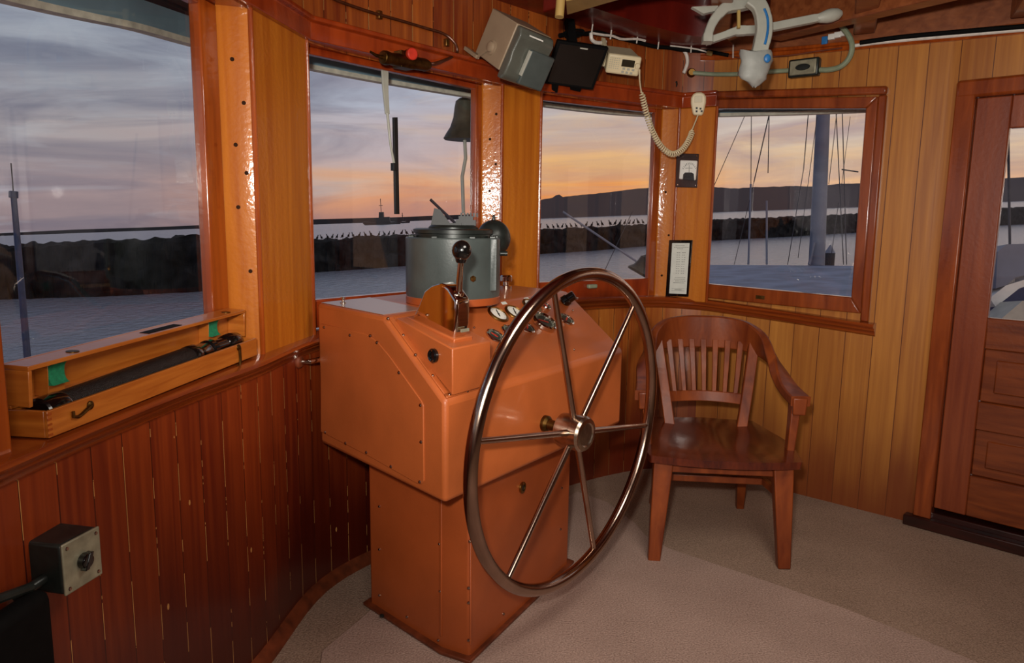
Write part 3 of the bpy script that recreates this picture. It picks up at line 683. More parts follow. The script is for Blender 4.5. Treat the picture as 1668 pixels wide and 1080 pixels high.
# scale about the eye until the wheel plane stands .13 m off the console front
den=nf.dot(c0-CAM); kw=(nf.dot(D_-CAM)+.125)/den
wc=CAM+(c0-CAM)*kw; wr=.40*kw
sw=thing('steering_wheel',wc-V((0,0,wr*1.06)),'large six-spoke polished steel steering wheel in front of the helm console','steering wheel')
mb=MB(); mb.tube([wc+(wu*math.cos(2*PI*k/96)+wv*math.sin(2*PI*k/96))*wr*1.062 for k in range(96)],.0205,16,closed=True); obj('rim',mb,M['steel'],sw)
ph=math.radians(-9.8)
for a in (60,0,-60,-120,180,120):
    t=math.radians(a)+ph; d=wu*math.cos(t)+wv*math.sin(t)
    mb=MB(); mb.tube([wc+d*.03,wc+d*wr*.5,wc+d*wr*1.05],[.0115,.0105,.0095],12); obj('spoke',mb,M['steel'],sw)
mb=MB(); mb.lathe([(.034,-.06),(.052,-.055),(.055,-.03),(.055,.0),(.059,.004),(.059,.032),(.053,.040),(.053,.042),(.040,.044),(.036,.040),(.0001,.040)],wc,wax,40); obj('hub',mb,M['hub'],sw)
ln=nf.dot(wc-D_)/nf.dot(wax)
mb=MB(); mb.lathe([(.018,-ln-.004),(.018,-.05)],wc,wax,24); mb.lathe([(.028,-ln-.002),(.028,-ln+.012),(.02,-ln+.02)],wc,wax,24); obj('shaft',mb,M['brassd'],sw)
# ------------------------------------------------------------------ outside: a water frame that allows for the vessel's list
n_=( -RT*.0362+UP-FW*.156).normalized(); Ef=(FW-n_*FW.dot(n_)).normalized(); Er=Ef.cross(n_)
HW=4.2
def W(r,f,h): return CAM+Er*r+Ef*f+n_*(h-HW)
def wpx(px,py,h=0): d=ray(px,py); return CAM+d*((h-HW)/d.dot(n_))
def wfar(px,py,f): d=ray(px,py); return CAM+d*(f/d.dot(Ef))
def hgt(p): return (p-CAM).dot(n_)+HW
m,t,b=nt('harbour_water'); tc=N(t,'ShaderNodeTexCoord')
b.inputs['Base Color'].default_value=lin((118,124,136)); b.inputs['Roughness'].default_value=.22
n1_=N(t,'ShaderNodeTexNoise'); n1_.inputs['Scale'].default_value=1.6; n1_.inputs['Detail'].default_value=5
t.links.new(tc.outputs['Object'],n1_.inputs['Vector'])
bp_=N(t,'ShaderNodeBump'); bp_.inputs['Strength'].default_value=.8; bp_.inputs['Distance'].default_value=.25; t.links.new(n1_.outputs[0],bp_.inputs['Height']); t.links.new(bp_.outputs[0],b.inputs['Normal'])
M['water']=m
mb=MB(); rows=[]
mb.add([W(-4000,4,0),W(4000,4,0),W(4000,6000,0),W(-4000,6000,0)],[(0,1,2,3)])
o=obj('water',mb,M['water'],smooth=False); o['kind']='structure'
# rock jetty
prof=[(-60,404,490),(0,399,488),(150,392,484),(330,384,475),(420,393,452),(513,391,444),(600,386,438),(680,382,432),(760,378,424),(880,374,414),(960,370,409),(1040,366,402),(1100,362,397),(1160,358,392),(1280,353,386),(1392,348,379),(1520,342,372),(1700,336,364)]
def lerpP(px):
    for a,b_ in zip(prof,prof[1:]):
        if a[0]<=px<=b_[0]:
            u=(px-a[0])/(b_[0]-a[0]); return a[1]+(b_[1]-a[1])*u, a[2]+(b_[2]-a[2])*u
    return prof[-1][1:]
mb=MB(); rows=[]; K=420
for i in range(K+1):
    px=-60+1760*i/K; yt,yb=lerpP(px); A=wpx(px,yb,0); fd=(A-CAM).dot(Ef); back=(A-CAM); back-=n_*back.dot(n_); back.normalize()
    Tt=wfar(px,yt,fd+2.5); H=hgt(Tt); row=[]
    for j,(d_,h_) in enumerate([(-.8,-.6),(0,.0),(.6,.28),(1.2,.5),(1.7,.75),(2.2,.93),(3.0,1.0),(5.,.96),(7.,.6),(9.,-.1)]):
        q=A+back*d_+n_*(h_*H)
        s=.55 if 0<j<8 else .2
        if j in(5,6): s=.28
        r=pnoise(q*.9)*s+pnoise(q*2.3+V((9,3,1)))*s*.7
        row.append(q+(back*-.6+n_*.7)*r)
    rows.append(row)
mb.grid(rows)
jet=obj('rock_jetty',mb,M['rock'],smooth=False); tag(jet,'long black rock jetty crossing the harbour outside all the windows','jetty')
# far spit and headland
def land(name,pts,f,mat,label,depth,cat='hill'):
    mb=MB(); r0=[];r1=[];r2=[]
    for x,y in pts:
        hh=hgt(wfar(x,y,f)); p=wfar(x,y,f); base=p-n_*(hh+1); r0.append(base); r1.append(p); r2.append(base+Ef*depth+n_*0)
    mb.grid([r0,r1,r2]); o=obj(name,mb,mat,smooth=False); return tag(o,label,cat)
sp_=[(-80,381+3)]+[(x,y) for x,y in [(0,380),(120,374),(250,370),(345,366),(520,357),(640,354),(768,349),(860,346)]]
land('far_spit',sp_,4000,M['hull'],'thin dark strip of land low along the horizon left of the hill',200,'land')
hp=[(845,333),(868,329),(884,325),(900,322),(905,318),(911,317),(917,321),(940,318),(965,316),(1000,312),(1040,307),(1080,305),(1120,303),(1160,304),(1190,307),(1230,305),(1290,303),(1330,304),(1370,299),(1395,299),(1450,297),(1520,300),(1600,302),(1640,290),(1720,286)]
hh=[]
for a,b_ in zip(hp,hp[1:]):
    for k in range(6):
        u=k/6; x=a[0]+(b_[0]-a[0])*u; hh.append((x,a[1]+(b_[1]-a[1])*u+pnoise(V((x*.11,3,0)))*1.1))
land('headland',hh,1100,M['hill'],'dusky grey headland across the bay seen through the two right windows',900,'hill')
# vessels
def ship(name,px,py,L,label,cat,big=True):
    p=wpx(px,py,0); f=(p-CAM).dot(Ef); u=f/FL; r=thing(name,p,label,cat)
    def q(x,y,d=0): return p+Er*(x*u)+n_*(y*u*1.45)+Ef*(d*u)
    h=L/2
    mb=MB(); mb.prism([q(-h,1.5),q(-h*.82,-1),q(h*.9,-1),q(h,3),q(h*.5,2.6),q(-h*.2,2.4),q(-h*.7,3.2),q(-h*1.02,4.2)] if big else [q(-h,2),q(-h*.8,-1),q(h*.8,-1),q(h,2.4),q(h*.2,1.6)],Ef*(L*.25*u)); obj('hull',mb,M['hull'],r,smooth=False)
    mb=MB(); mb.prism([q(-h*.35,2),q(h*.45,2),q(h*.4,h*.28),q(h*.1,h*.28),q(h*.1,h*.46),q(-h*.12,h*.46),q(-h*.15,h*.24),q(-h*.3,h*.2)],Ef*(L*.15*u)); obj('deckhouse',mb,M['hull'],r,smooth=False)
    mb=MB(); mb.tube([q(0,h*.3,1),q(0,h*.95,1)],u*.5,6); mb.tube([q(-h*.1,h*.7,1),q(h*.1,h*.7,1)],u*.4,6); obj('mast',mb,M['hull'],r)
    return r
ship('patrol_vessel',622,366,60,'dark patrol vessel anchored far off beyond the jetty','ship')
ship('barge',656,363.5,24,'low dark launch anchored just behind the patrol vessel','boat',False)
ship('fishing_boat',958,350,16,'tiny boat at anchor, left of the two on the far bay','boat',False)
ship('fishing_boat',1005,349,14,'tiny boat at anchor, right of the two on the far bay','boat',False)
# seabirds on the jetty
bm=MB(); o0=V((0,0,0)); bm.ball(o0+V((0,0,.2)),.12,(1.15,.8,1.25),8); bm.tube([V((.06,0,.3)),V((.11,0,.44)),V((.09,0,.52))],[.07,.045,.05],6); bm.tube([V((.09,0,.52)),V((.23,0,.5))],[.035,.012],5); bm.tube([V((-.08,0,.14)),V((-.22,0,.02))],[.06,.02],5); bm.tube([V((.02,0,.1)),V((.02,0,-.1))],.025,4)
src=None; k=0; ax=[]
x=500
while x<1050:
    if 778<x<872: x=872
    yt,yb=lerpP(x); A=wpx(x,yb,0); fd=(A-CAM).dot(Ef); P=wfar(x,yt,fd+2.6)
    if src is None:
        src=obj('seabird',bm,M['bird'],smooth=False); o=src
    else:
        o=src.copy(); C.objects.link(o)
    tag(o,'dark seabird perched along the top of the rock jetty','bird','seabirds on the jetty')
    rot=Matrix((Er,Ef,n_)).transposed().to_4x4()@Matrix.Rotation(random.choice((0,PI))+random.uniform(-.5,.5),4,'Z')
    s=random.uniform(.8,1.05)*fd/75
    o.matrix_world=Matrix.Translation(P-n_*.03)@rot@Matrix.Scale(s,4)
    x+=random.choice((7,7.5,8,9,10,13))
# roof visor outside
vs=[V((p.x,p.y)) for p in TC[3:]]+[V((doorp(q,0).x,doorp(q,0).y)) for q in (.1,.5,1.0)]
def vz(p):
    for (a_,za),(b__,zb) in zip([(-1,1.84),(1.3,1.86),(1.75,1.885),(2.3,1.94),(2.8,1.985)],[(1.3,1.86),(1.75,1.885),(2.3,1.94),(2.8,1.985),(9,1.99)]):
        if p.x<.2 and a_<=p.y<=b__: return za+(zb-za)*(p.y-a_)/(b__-a_)
    return 1.993 if p.x<1.0 else 1.993-.055*(p.x-1.0)
mb=sweep(vs,vz,[(-.12,.11),(-.35,.085),(-.35,.14),(-.12,.16)]); o=obj('roof_visor',mb,M['visor'],smooth=False); tag(o,'dark curved visor of the wheelhouse roof outside above the windows','visor')
mb=sweep(vs,vz,[(-.345,.012),(-.375,.012),(-.375,.13),(-.345,.13)]); obj('visor_edge',mb,M['vedge'],o,smooth=False)
mb=sweep(vs,vz,[(-.338,-.004),(-.38,-.004),(-.38,.014),(-.338,.014)]); obj('visor_lip',mb,M['vlip'],o,smooth=False)
for q,dq in (((290,28),.0),((690,130),0)):
    m=MB(); a_=onT(q[0],q[1],.13); a_.z=2.13; nn_=nT(a_); m.bar(a_-V((0,0,.01)),a_-nn_*.22-V((0,0,.05)),.03,.06); obj('bracket',m,M['visor'],o,smooth=False)
# bell
bt=at_d(757,148,3.78); bq=at_d(757,227,3.78)
bl=thing('ship_bell',bq,'bronze ship bell hanging outside by the right edge of the second window','bell')
s_=3.75/FL
mb=MB(); mb.lathe([(33*s_,-1*s_),(35*s_,1*s_),(31*s_,8*s_),(24*s_,19*s_),(19*s_,34*s_),(17*s_,50*s_),(15*s_,60*s_),(9*s_,65*s_),(.0001,66*s_)],bq,(0,0,1),32); obj('bell_cup',mb,M['bronze'],bl)
mb=MB(); mb.tube([bq+V((0,0,64*s_)),bq+V((.0,0,100*s_))],5*s_,10); obj('hanger',mb,M['gund'],bl)
mb=MB(); mb.tube([bq+V((0.0,0,-1*s_)),bq+V((.005,0,-30*s_)),bq+V((-.012,0,-60*s_)),bq+V((-.005,0,-120*s_))],3*s_,8); obj('lanyard',mb,M['greyp'],bl)
# post with whip aerial outside the left window
f_=6.0
pl=thing('aerial_post',at_d(45,562,f_),'slim dark blue post with whip aerial outside the left window','aerial')
mb=MB(); mb.tube([at_d(60,760,f_),at_d(22,318,f_)],[.03,.022],12); mb.lathe([(.034,0),(.034,.05)],at_d(22,322,f_),UP,12); obj('post',mb,M['bluegrey'] if False else simple('dark_blue_post',(40,58,92),.5),pl)
mb=MB(); mb.tube([at_d(22,316,f_),at_d(18,266,f_)],.005,6); obj('whip',mb,M['rope'],pl)
# spar and stay outside windows two and three
def spar(name,a,b,f,r,label,cat='spar',mat=None):
    mb=MB(); mb.tube([at_d(a[0],a[1],f),at_d(b[0],b[1],f)],r,8); return tag(obj(name,mb,mat or M['rope']),label,cat)
spar('spar',(701,325),(760,381),7,.014,'thin dark spar slanting down behind the compass outside','spar')
spar('spar',(917,345),(1040,428),8,.012,'thin grey spar slanting across the third window outside','spar',M['bluegrey'])
spar('stay',(1030,345),(981,449),8,.004,'thin stay wire slanting the other way across the third window','rope')
p=at_d(1040,440,7); mb=MB(); mb.lathe([(.10,-.03),(.105,-.01),(.07,.03),(.055,.08),(.05,.13),(.02,.16)],p,(.5,0,.9),24); tag(obj('vent_cowl',mb,M['gund']),'dark rounded vent cowl at the lower right corner of the third window','vent')
# neighbouring vessel at the right: roof, mast and rigging
def deckpt(px,py,drop): d=ray(px,py); return CAM+d*(-drop/d.dot(n_))
ma=[deckpt(x,y,.86) for x,y in ((1080,490),(1480,492))]; mfr=[deckpt(x,y,.86) for x,y in ((1480,433),(1080,431))]
mb=MB(); nb=thing('neighbouring_boat',sum(ma+mfr,V((0,0,0)))/4-n_*3.4,'boat with blue grey flat cabin roof moored right outside the right window','boat'); mb.prism(ma+mfr,n_*-.3); obj('cabin_roof',mb,M['deck'],nb,bevel=.03)
ct=sum(ma+mfr,V((0,0,0)))/4; mb=MB(); mb.prism([ct+(q-ct)*.94-n_*.3 for q in ma+mfr],n_*-3.2); obj('hull',mb,M['greyp'],nb,bevel=.05)
fm=(deckpt(1336,431,.86)-CAM).dot(FW)
ms=thing('mast',at_d(1331,433,fm),'thick blue grey mast with rigging standing outside the right window','mast')
k_=fm/FL
mb=MB(); mb.tube([at_d(1330,433,fm),at_d(1341,180,fm),at_d(1344,100,fm)],[12.5*k_,10.5*k_,10*k_],18); obj('pole',mb,M['bluegrey'],ms)
for pts,w in [(((1219,431),(1223,300)),3.2),(((1223,302),(1224,180)),1.2),(((1249,431),(1249,327)),3.2),(((1251,282),(1253,180)),1.4),(((1228,297),(1253,186)),1.8),(((1196,431),(1228,297)),1.0),(((1163,303),(1217,180)),1.1),(((1309,275),(1317,182)),1.6),(((1283,431),(1309,275)),1.2),(((1300,420),(1331,190)),1.0),(((1350,300),(1363,184)),1.1),(((1362,184),(1374,431)),1.4),(((1372,184),(1379,431)),1.4),(((1385,190),(1371,300)),.8),(((1352,431),(1366,330)),1.0),(((1371,276),(1398,280)),2.2),(((1318,431),(1326,395)),5)]:
    mb=MB(); mb.tube([at_d(pts[0][0],pts[0][1],fm*.99),at_d(pts[1][0],pts[1][1],fm*.99)],w*k_*.5,6); obj('shroud',mb,M['rope'] if w<3 else M['bluegrey'],ms)
fp=14.; kp=fp/FL; pb=at_d(1350,436,fp); q=thing('mooring_pile',pb,'dark mooring pile with pointed pale cap outside the right window','pile')
mb=MB(); mb.lathe([(8*kp,-1),(8*kp,24*kp)],pb,(0,0,1),14); obj('pile',mb,M['hull'],q)
mb=MB(); mb.lathe([(8.5*kp,24*kp),(.001,38*kp)],pb,(0,0,1),14); obj('pile_cap',mb,M['bluegrey'],q)
# moored boat seen through the door light
fb=7.; r=thing('moored_boat',at_d(1650,500,fb),'pale moored boat with blue cover seen through the door pane','boat')
def bx(p): return at_d(p[0],p[1],fb)
mb=MB(); mb.prism([bx(p) for p in [(1612,486),(1655,452),(1700,440),(1700,458),(1660,470),(1622,500)]],FW*.8); obj('gunwale',mb,M['white'],r,smooth=False)
mb=MB(); mb.prism([bx(p) for p in [(1600,520),(1622,500),(1660,470),(1710,450),(1720,540)]],FW*.8); obj('hull',mb,simple('boat_blue',(34,52,88),.6),r,smooth=False)
mb=MB(); mb.prism([bx(p) for p in [(1622,470),(1625,410),(1640,398),(1720,395),(1720,440)]],FW*.9); obj('cabin',mb,M['bluegrey'],r,smooth=False)
mb=MB(); mb.prism([bx(p) for p in [(1590,526),(1630,492),(1720,500),(1720,560),(1590,560)]],FW*-.3); obj('foredeck',mb,M['greyp'],r,smooth=False)
spar('boat_mast',(1645,400),(1642,210),7.2,.012,'thin boat mast rising behind the door pane','mast')
# ------------------------------------------------------------------ telescope case on the left sill
FA=V((-.866,1.335,.978)); FB=V((-.764,2.175,.982)); bd=(FB-FA).normalized(); bL=(FB-FA).length
bn_=V((-bd.y,bd.x,0)).normalized(); BD=.088; BH=.052; tk=.008; zu=V((0,0,1))
tb_=thing('telescope_case',(FA+FB)/2+bn_*.04,'open long oak case with green felt rests, on the sill of the left window','case')
def bb(m,s0,s1,d0,d1,z0,z1): m.prism([FA+bd*s0+bn_*d0+zu*z0,FA+bd*s1+bn_*d0+zu*z0,FA+bd*s1+bn_*d1+zu*z0,FA+bd*s0+bn_*d1+zu*z0],zu*(z1-z0))
mb=MB(); bb(mb,0,bL,0,tk,0,BH); bb(mb,0,bL,BD-tk,BD,0,BH); bb(mb,0,tk,tk,BD-tk,0,BH); bb(mb,bL-tk,bL,tk,BD-tk,0,BH); bb(mb,tk,bL-tk,tk,BD-tk,0,tk)
tray=obj('tray',mb,M['box'],tb_,bevel=.0015)
mb=MB()
for k in range(5): bb(mb,-.0006,.010,-.0006,.0005,.004+k*.0098,.0085+k*.0098)
obj('finger_joint',mb,M['sash'],tray)
la=math.radians(-3); lv=(zu*math.cos(la)+bn_*math.sin(la)); lw_=(-bn_*math.cos(la)+zu*math.sin(la))   # up the lid, toward the room
H0=FA+bn_*(BD-.001)+zu*(BH+.001)
def lp_(s,v,w): return H0+bd*s+lv*v+lw_*w
def lb(m,s0,s1,v0,v1,w0,w1): m.hexa([lp_(s0,v0,w0),lp_(s1,v0,w0),lp_(s1,v0,w1),lp_(s0,v0,w1),lp_(s0,v1,w0),lp_(s1,v1,w0),lp_(s1,v1,w1),lp_(s0,v1,w1)])
LH=.086; LD=.052
mb=MB(); lb(mb,0,bL,0,LH,-.008,0); lb(mb,0,bL,LH-.009,LH,0,LD); lb(mb,0,bL,0,.007,0,LD*.25); lb(mb,0,.009,.007,LH-.009,0,LD); lb(mb,bL-.009,bL,.007,LH-.009,0,LD)
lid=obj('lid',mb,M['box'],tb_,bevel=.0015)
for s_c in (.075,.675):
    mb=MB(); lb(mb,s_c,s_c+.046,.007,LH-.009,0,.030); o=obj('lid_rest',mb,M['box'],lid,bevel=.001)
    mb=MB(); c=lp_(s_c+.0275,LH*.5-.002,.034); 
    ring=[]
    for k in range(9):
        a=PI*k/8; ring.append((math.cos(a)*.026,-math.sin(a)*.012))
    poly=[lp_(s_c+.002,LH*.5+y*1.0,.037+w) for y,w in ring]
    poly=[lp_(s_c+.001,.030,.0295)]+[lp_(s_c+.001,.053-y*.85,.042+w) for y,w in ring]+[lp_(s_c+.001,LH-.010,.0295)]
    mb.prism(poly,bd*.044); obj('felt_pad',mb,M['green'],lid)
for s_c in (.145,.77):
    mb=MB(); mb.lathe([(.0125,0),(.0125,.0015),(.008,.0022),(.0001,.002)],lp_(s_c,LH,.030),lv,20); obj('brass_disc',mb,M['brassd'],lid)
mb=MB(); lb(mb,.385,.525,LH,LH+.001,.018,.042); obj('lid_plate',mb,M['blackm'],lid)
def hook(name,p,d,par):
    # brass hook-and-eye latch lying on the front of the tray
    no=-bn_; m=MB(); m.lathe([(.009,0),(.009,.003),(.005,.006),(.0001,.007)],p,no,14); q=p+no*.004
    side=d.cross(no); m.tube([q,q+d*.03,q+d*.042+side*.002,q+d*.052+side*.010,q+d*.048+side*.02],[.0042,.0036,.0036,.0034,.003],8); return obj(name,m,M['brassd'],par)
def onf(x,y): return at_pl(x,y,FA,-bn_)
hook('latch_hook',onf(146,660),(-bd*.93-zu*.36).normalized(),tray); hook('latch_hook',onf(388,566),(-zu+bd*.08).normalized(),tray)
# telescope
t0=FA+bd*.03+bn_*.044+zu*.036; t1_=FA+bd*(bL-.035)+bn_*.044+zu*.050; td=(t1_-t0); tl=td.length
ts=thing('telescope',t0,'black leather-covered telescope lying in the open oak case','telescope')
mb=MB(); mb.lathe([(.030,.06),(.030,tl*.66)],t0,td,32); obj('tube',mb,M['leather'],ts)
mb=MB(); mb.lathe([(.027,0),(.031,.004),(.032,.02),(.032,.055),(.030,.06)],t0,td,32); obj('lens_cap',mb,M['black'],ts)
mb=MB(); mb.lathe([(.030,tl*.66),(.032,tl*.665),(.032,tl*.70),(.027,tl*.71),(.026,tl*.78),(.030,tl*.785),(.030,tl*.81),(.022,tl*.82),(.021,tl*.90),(.027,tl*.91),(.029,tl*.95),(.026,tl*.985),(.018,tl)],t0,td,32); obj('eyepiece',mb,M['black'],ts)
# ------------------------------------------------------------------ left wall fittings
p=onT(74,908); wn=nT(p); wt_=V((-wn.y,wn.x,0)); 
sb=thing('switch_box',p,'square worn metal rotary switch box with conduit low on the left wall','switch')
fw2=(wn+V((0,-.12,0))).normalized(); ft=V((-fw2.y,fw2.x,0)).normalized()
pc=p+wn*.055
mb=MB(); mb.box(pc-fw2*.025,(.092,.09,.10),(ft,fw2,zu)); obj('case',mb,M['gund'],sb,bevel=.006)
mb=MB(); mb.box(pc+fw2*.022,(.094,.006,.102),(ft,fw2,zu)); obj('cover_plate',mb,M['switch'],sb,bevel=.012,seg=3)
mb=MB(); mb.lathe([(.016,0),(.014,.012),(.012,.014)],pc+fw2*.025,fw2,20); mb.box(pc+fw2*.034,(.010,.014,.034),(ft,fw2,(zu*.9+ft*.4).normalized())); obj('knob',mb,M['black'],sb,bevel=.002)
for a,b_ in ((-.036,.04),(.036,.04),(-.036,-.04),(.036,-.04)):
    mb=MB(); mb.lathe([(.004,0),(.003,.002)],pc+fw2*.025+ft*a+zu*b_,fw2,8); obj('screw',mb,M['steel'],sb)
e=onT(-60,985); mb=MB(); mb.tube([pc-fw2*.02-ft*.03-zu*.018,pc-fw2*.03-ft*.10-zu*.03,onT(20,955)+wn*.035,e+wn*.03],[.010,.009,.009,.009],10); obj('conduit',mb,M['gund'],sb)
a=onT(38,1000); b_=onT(-120,1010); mb=MB(); q=[V((v.x,v.y,0)) for v in (a+wn*.02,a+wn*.065,b_+wn*.065,b_+wn*.02)]; zt_=onT(40,948).z
mb.prism(q,(0,0,zt_)); tag(obj('black_box',mb,M['blackm'],bevel=.02,seg=3),'black boxy shape on the floor by the left wall below the switch box','cabinet')  # plain black box shape low on the left
p=onT(486,589); wn=nT(p); gh=thing('grab_hook',p,'chrome curved hook handle on a round wooden rosette beside the console','hook')
mb=MB(); mb.lathe([(.024,0),(.024,.006),(.018,.012),(.0001,.013)],p,wn,24); obj('rosette',mb,M['plate'],gh)
q=p+wn*.01; tw_=V((wn.y,-wn.x,0)); tw_= tw_ if tw_.y>0 else -tw_
mb=MB(); mb.tube([q,q+wn*.03+tw_*.01,q+wn*.045+tw_*.05,q+wn*.045+tw_*.085+zu*.010],[.006,.009,.011,.010],12); obj('handle',mb,M['chrome'],gh)
# ------------------------------------------------------------------ wiper on window two
pw0=p3(PB+n2*.055,0); nw=p3(-n2,0)
def onw(x,y,o=0): return at_pl(x,y,pw0+nw*o,nw)
tw2=p3((PC-PB).normalized(),0)
wi=thing('window_wiper',onw(655,100,.03),'window wiper with dark motor and red knob at the head of the second window','wiper')
a,b_=onw(622,93,.105),onw(698,107,.105); dd=(b_-a)
mb=MB(); mb.lathe([(.012,0),(.024,.004),(.026,.02),(.022,.04),(.024,.06),(.024,dd.length-.02),(.018,dd.length)],a,dd,20); mb.box((a+b_)/2+nw*-.012+zu*.005,(.07,.05,.06),(tw2,nw,zu)); obj('motor',mb,M['brassd'],wi,bevel=.002)
p=onw(671,88,.135); ax_=(nw*.9+V((.1,-.4,-.05))).normalized(); mb=MB(); mb.lathe([(.02,-.03),(.02,-.008)],p,ax_,16); obj('knob_stem',mb,M['brassd'],wi)
mb=MB(); mb.lathe([(.020,-.012),(.022,-.008),(.022,.006),(.018,.010),(.0001,.010)],p,ax_,24); obj('red_knob',mb,M['redk'],wi)
mb=MB(); mb.tube([a+V((0,0,0)),onw(612,90,.11),onw(603,84,.11)],[.008,.006,.004],8); obj('lever',mb,M['brassd'],wi)
def wo(x,y): return onw(x,y,-.03)
mb=MB(); mb.prism([wo(622,106),wo(633,107),wo(633,150),wo(635,186),wo(629,186),wo(624,140)],nw*-.008); mb.tube([wo(631,184),wo(636,235),wo(643,272)],[.006,.005,.005],8); obj('arm',mb,M['greyp'],wi,bevel=.001)
mb=MB(); mb.prism([wo(642,191),wo(648,191),wo(651,349),wo(645,349)],nw*-.012); mb.box(wo(642,272),(.02,.02,.03),(tw2,nw,zu)); obj('blade',mb,M['rubber'],wi,bevel=.001)
# pipe to the wiper
pth=[(520,-12),(545,2),(600,21),(650,35),(690,47),(715,55),(726,66),(731,80),(726,93),(712,102),(700,104)]
P_=[onT(x,y)+nT(onT(x,y))*o for (x,y),o in zip(pth[:9],(.016,.016,.016,.016,.016,.02,.035,.05,.055))]+[onw(712,102,.125),onw(698,104,.105)]
P_=catmull([tuple(v) for v in P_],5); mb=MB(); mb.tube(P_,.0055,8); at_=obj('wiper_pipe',mb,M['copper']); tag(at_,'thin brown pipe curving along the planks down to the wiper motor','pipe')
for x,y in ((615,25),(725,70)):
    p=onT(x,y)+nT(onT(x,y))*.008; mb=MB(); mb.box(p,(.02,.03,.018),(nT(p),zu,nT(p).cross(zu))); obj('clip',mb,M['brass'],at_,bevel=.002)
# ------------------------------------------------------------------ overhead electronics
def frame(fwd,roll=0,rt=None):
    g=V(fwd).normalized(); w=V(rt) if rt else V((-g.y,g.x,0)); w=(w-g*w.dot(g)).normalized()
    if w.dot(RT)<0: w=-w
    h=w.cross(g); h = h if h.z>0 else -h
    return w,g,h
# instrument with moulded hood
w_,g_,h_=frame((.50,-.72,-.47))
zc_=2.86; TLc=at_d(843,38,zc_); sx=.180; sy=.188; sd=.20
ra_=math.radians(-9); w_,h_=w_*math.cos(ra_)+h_*math.sin(ra_),h_*math.cos(ra_)-w_*math.sin(ra_)
ins=thing('echo_sounder',TLc,'beige instrument box with a dark grey moulded hood tilted down under the ceiling','instrument')
def ip(x,y,z): return TLc+w_*x-h_*y+g_*z      # right, down, toward the viewer
mb=MB(); mb.hexa([ip(0,sy,-sd),ip(sx,sy,-sd),ip(sx,sy,0),ip(0,sy,0),ip(0,0,-sd),ip(sx,0,-sd),ip(sx,0,0),ip(0,0,0)]); obj('case',mb,M['beige'],ins,bevel=.004)
mb=MB(); mb.prism([ip(.002,0.002,0),ip(.002,.004,.028),ip(.002,.03,.045),ip(.002,.10,.038),ip(.002,.13,.046),ip(.002,.19,.046),ip(.002,.212,.03),ip(.002,.214,0)],w_*(sx-.004)); hd=obj('hood',mb,M['ggrey'],ins,bevel=.008,seg=3)
mb=MB(); mb.hexa([ip(.075,.205,.03),ip(.20,.205,.03),ip(.20,.205,.058),ip(.075,.205,.058),ip(.075,.065,.03),ip(.20,.065,.03),ip(.20,.065,.056),ip(.075,.065,.056)]); obj('display_cover',mb,M['gun'],hd,bevel=.006)
mb=MB(); mb.prism([ip(.066,.07,.047),ip(.075,.07,.047),ip(.075,.17,.048),ip(.066,.17,.048)],g_*.012); obj('trim_bar',mb,M['greyp'],hd)
mb=MB(); mb.prism([ip(.045,.018,.040),ip(.115,.018,.040),ip(.115,.023,.044),ip(.045,.023,.044)],g_*.003); obj('badge',mb,M['white'],hd)
mb=MB(); mb.lathe([(.030,0),(.030,.004),(.022,.006),(.020,.014),(.012,.018),(.0001,.018)],ip(0,.13,-.10),-w_,24); obj('side_knob',mb,M['beige'],ins)
mb=MB(); mb.bar(ip(-.004,.13,-.10),ip(-.006,.20,-.17),.012,.004,w_); mb.bar(ip(-.004,.195,-.165),ip(-.004,.195,-.27),.014,.02,w_); obj('bracket',mb,M['beige'],ins)
# black flat monitor
mq=[(909,66),(992,78),(966,147),(886,136)]
mz=3.30
w_,g_,h_=frame((.16,-.86,-.48)); TLm=at_d(909,66,mz)
def sol(px,py): return at_pl(px,py,TLm,g_)
mo=thing('flat_monitor',TLm,'black flat monitor tilted under the ceiling between the hooded instrument and the radio','monitor')
Q=[sol(*p) for p in mq]
mb=MB(); mb.prism(Q,-g_*.03); sc_=obj('screen_case',mb,M['blackm'],mo,bevel=.004)
ctr=sum(Q,V((0,0,0)))/4
mb=MB(); mb.prism([ctr+(q-ctr)*.88+g_*.001 for q in Q],g_*.001); obj('screen',mb,M['black'],sc_)
p=sol(951,79); mb=MB(); ud=(Q[1]-Q[0]).normalized(); mb.bar(p-ud*.018+g_*.002,p+ud*.018+g_*.002,.006,.002,g_); obj('maker_badge',mb,M['greyp'],sc_)
mb=MB(); mb.bar(ctr-g_*.03,V((ctr.x-.03,ctr.y+.1,ceilz(ctr.x))),.04,.03); mb.bar(sol(905,137)-g_*.01,sol(904,152)-g_*.02,.03,.015,g_); mb.bar(sol(940,142)-g_*.01,sol(938,148)-g_*.02,.05,.015,g_); obj('bracket',mb,M['blackm'],mo)
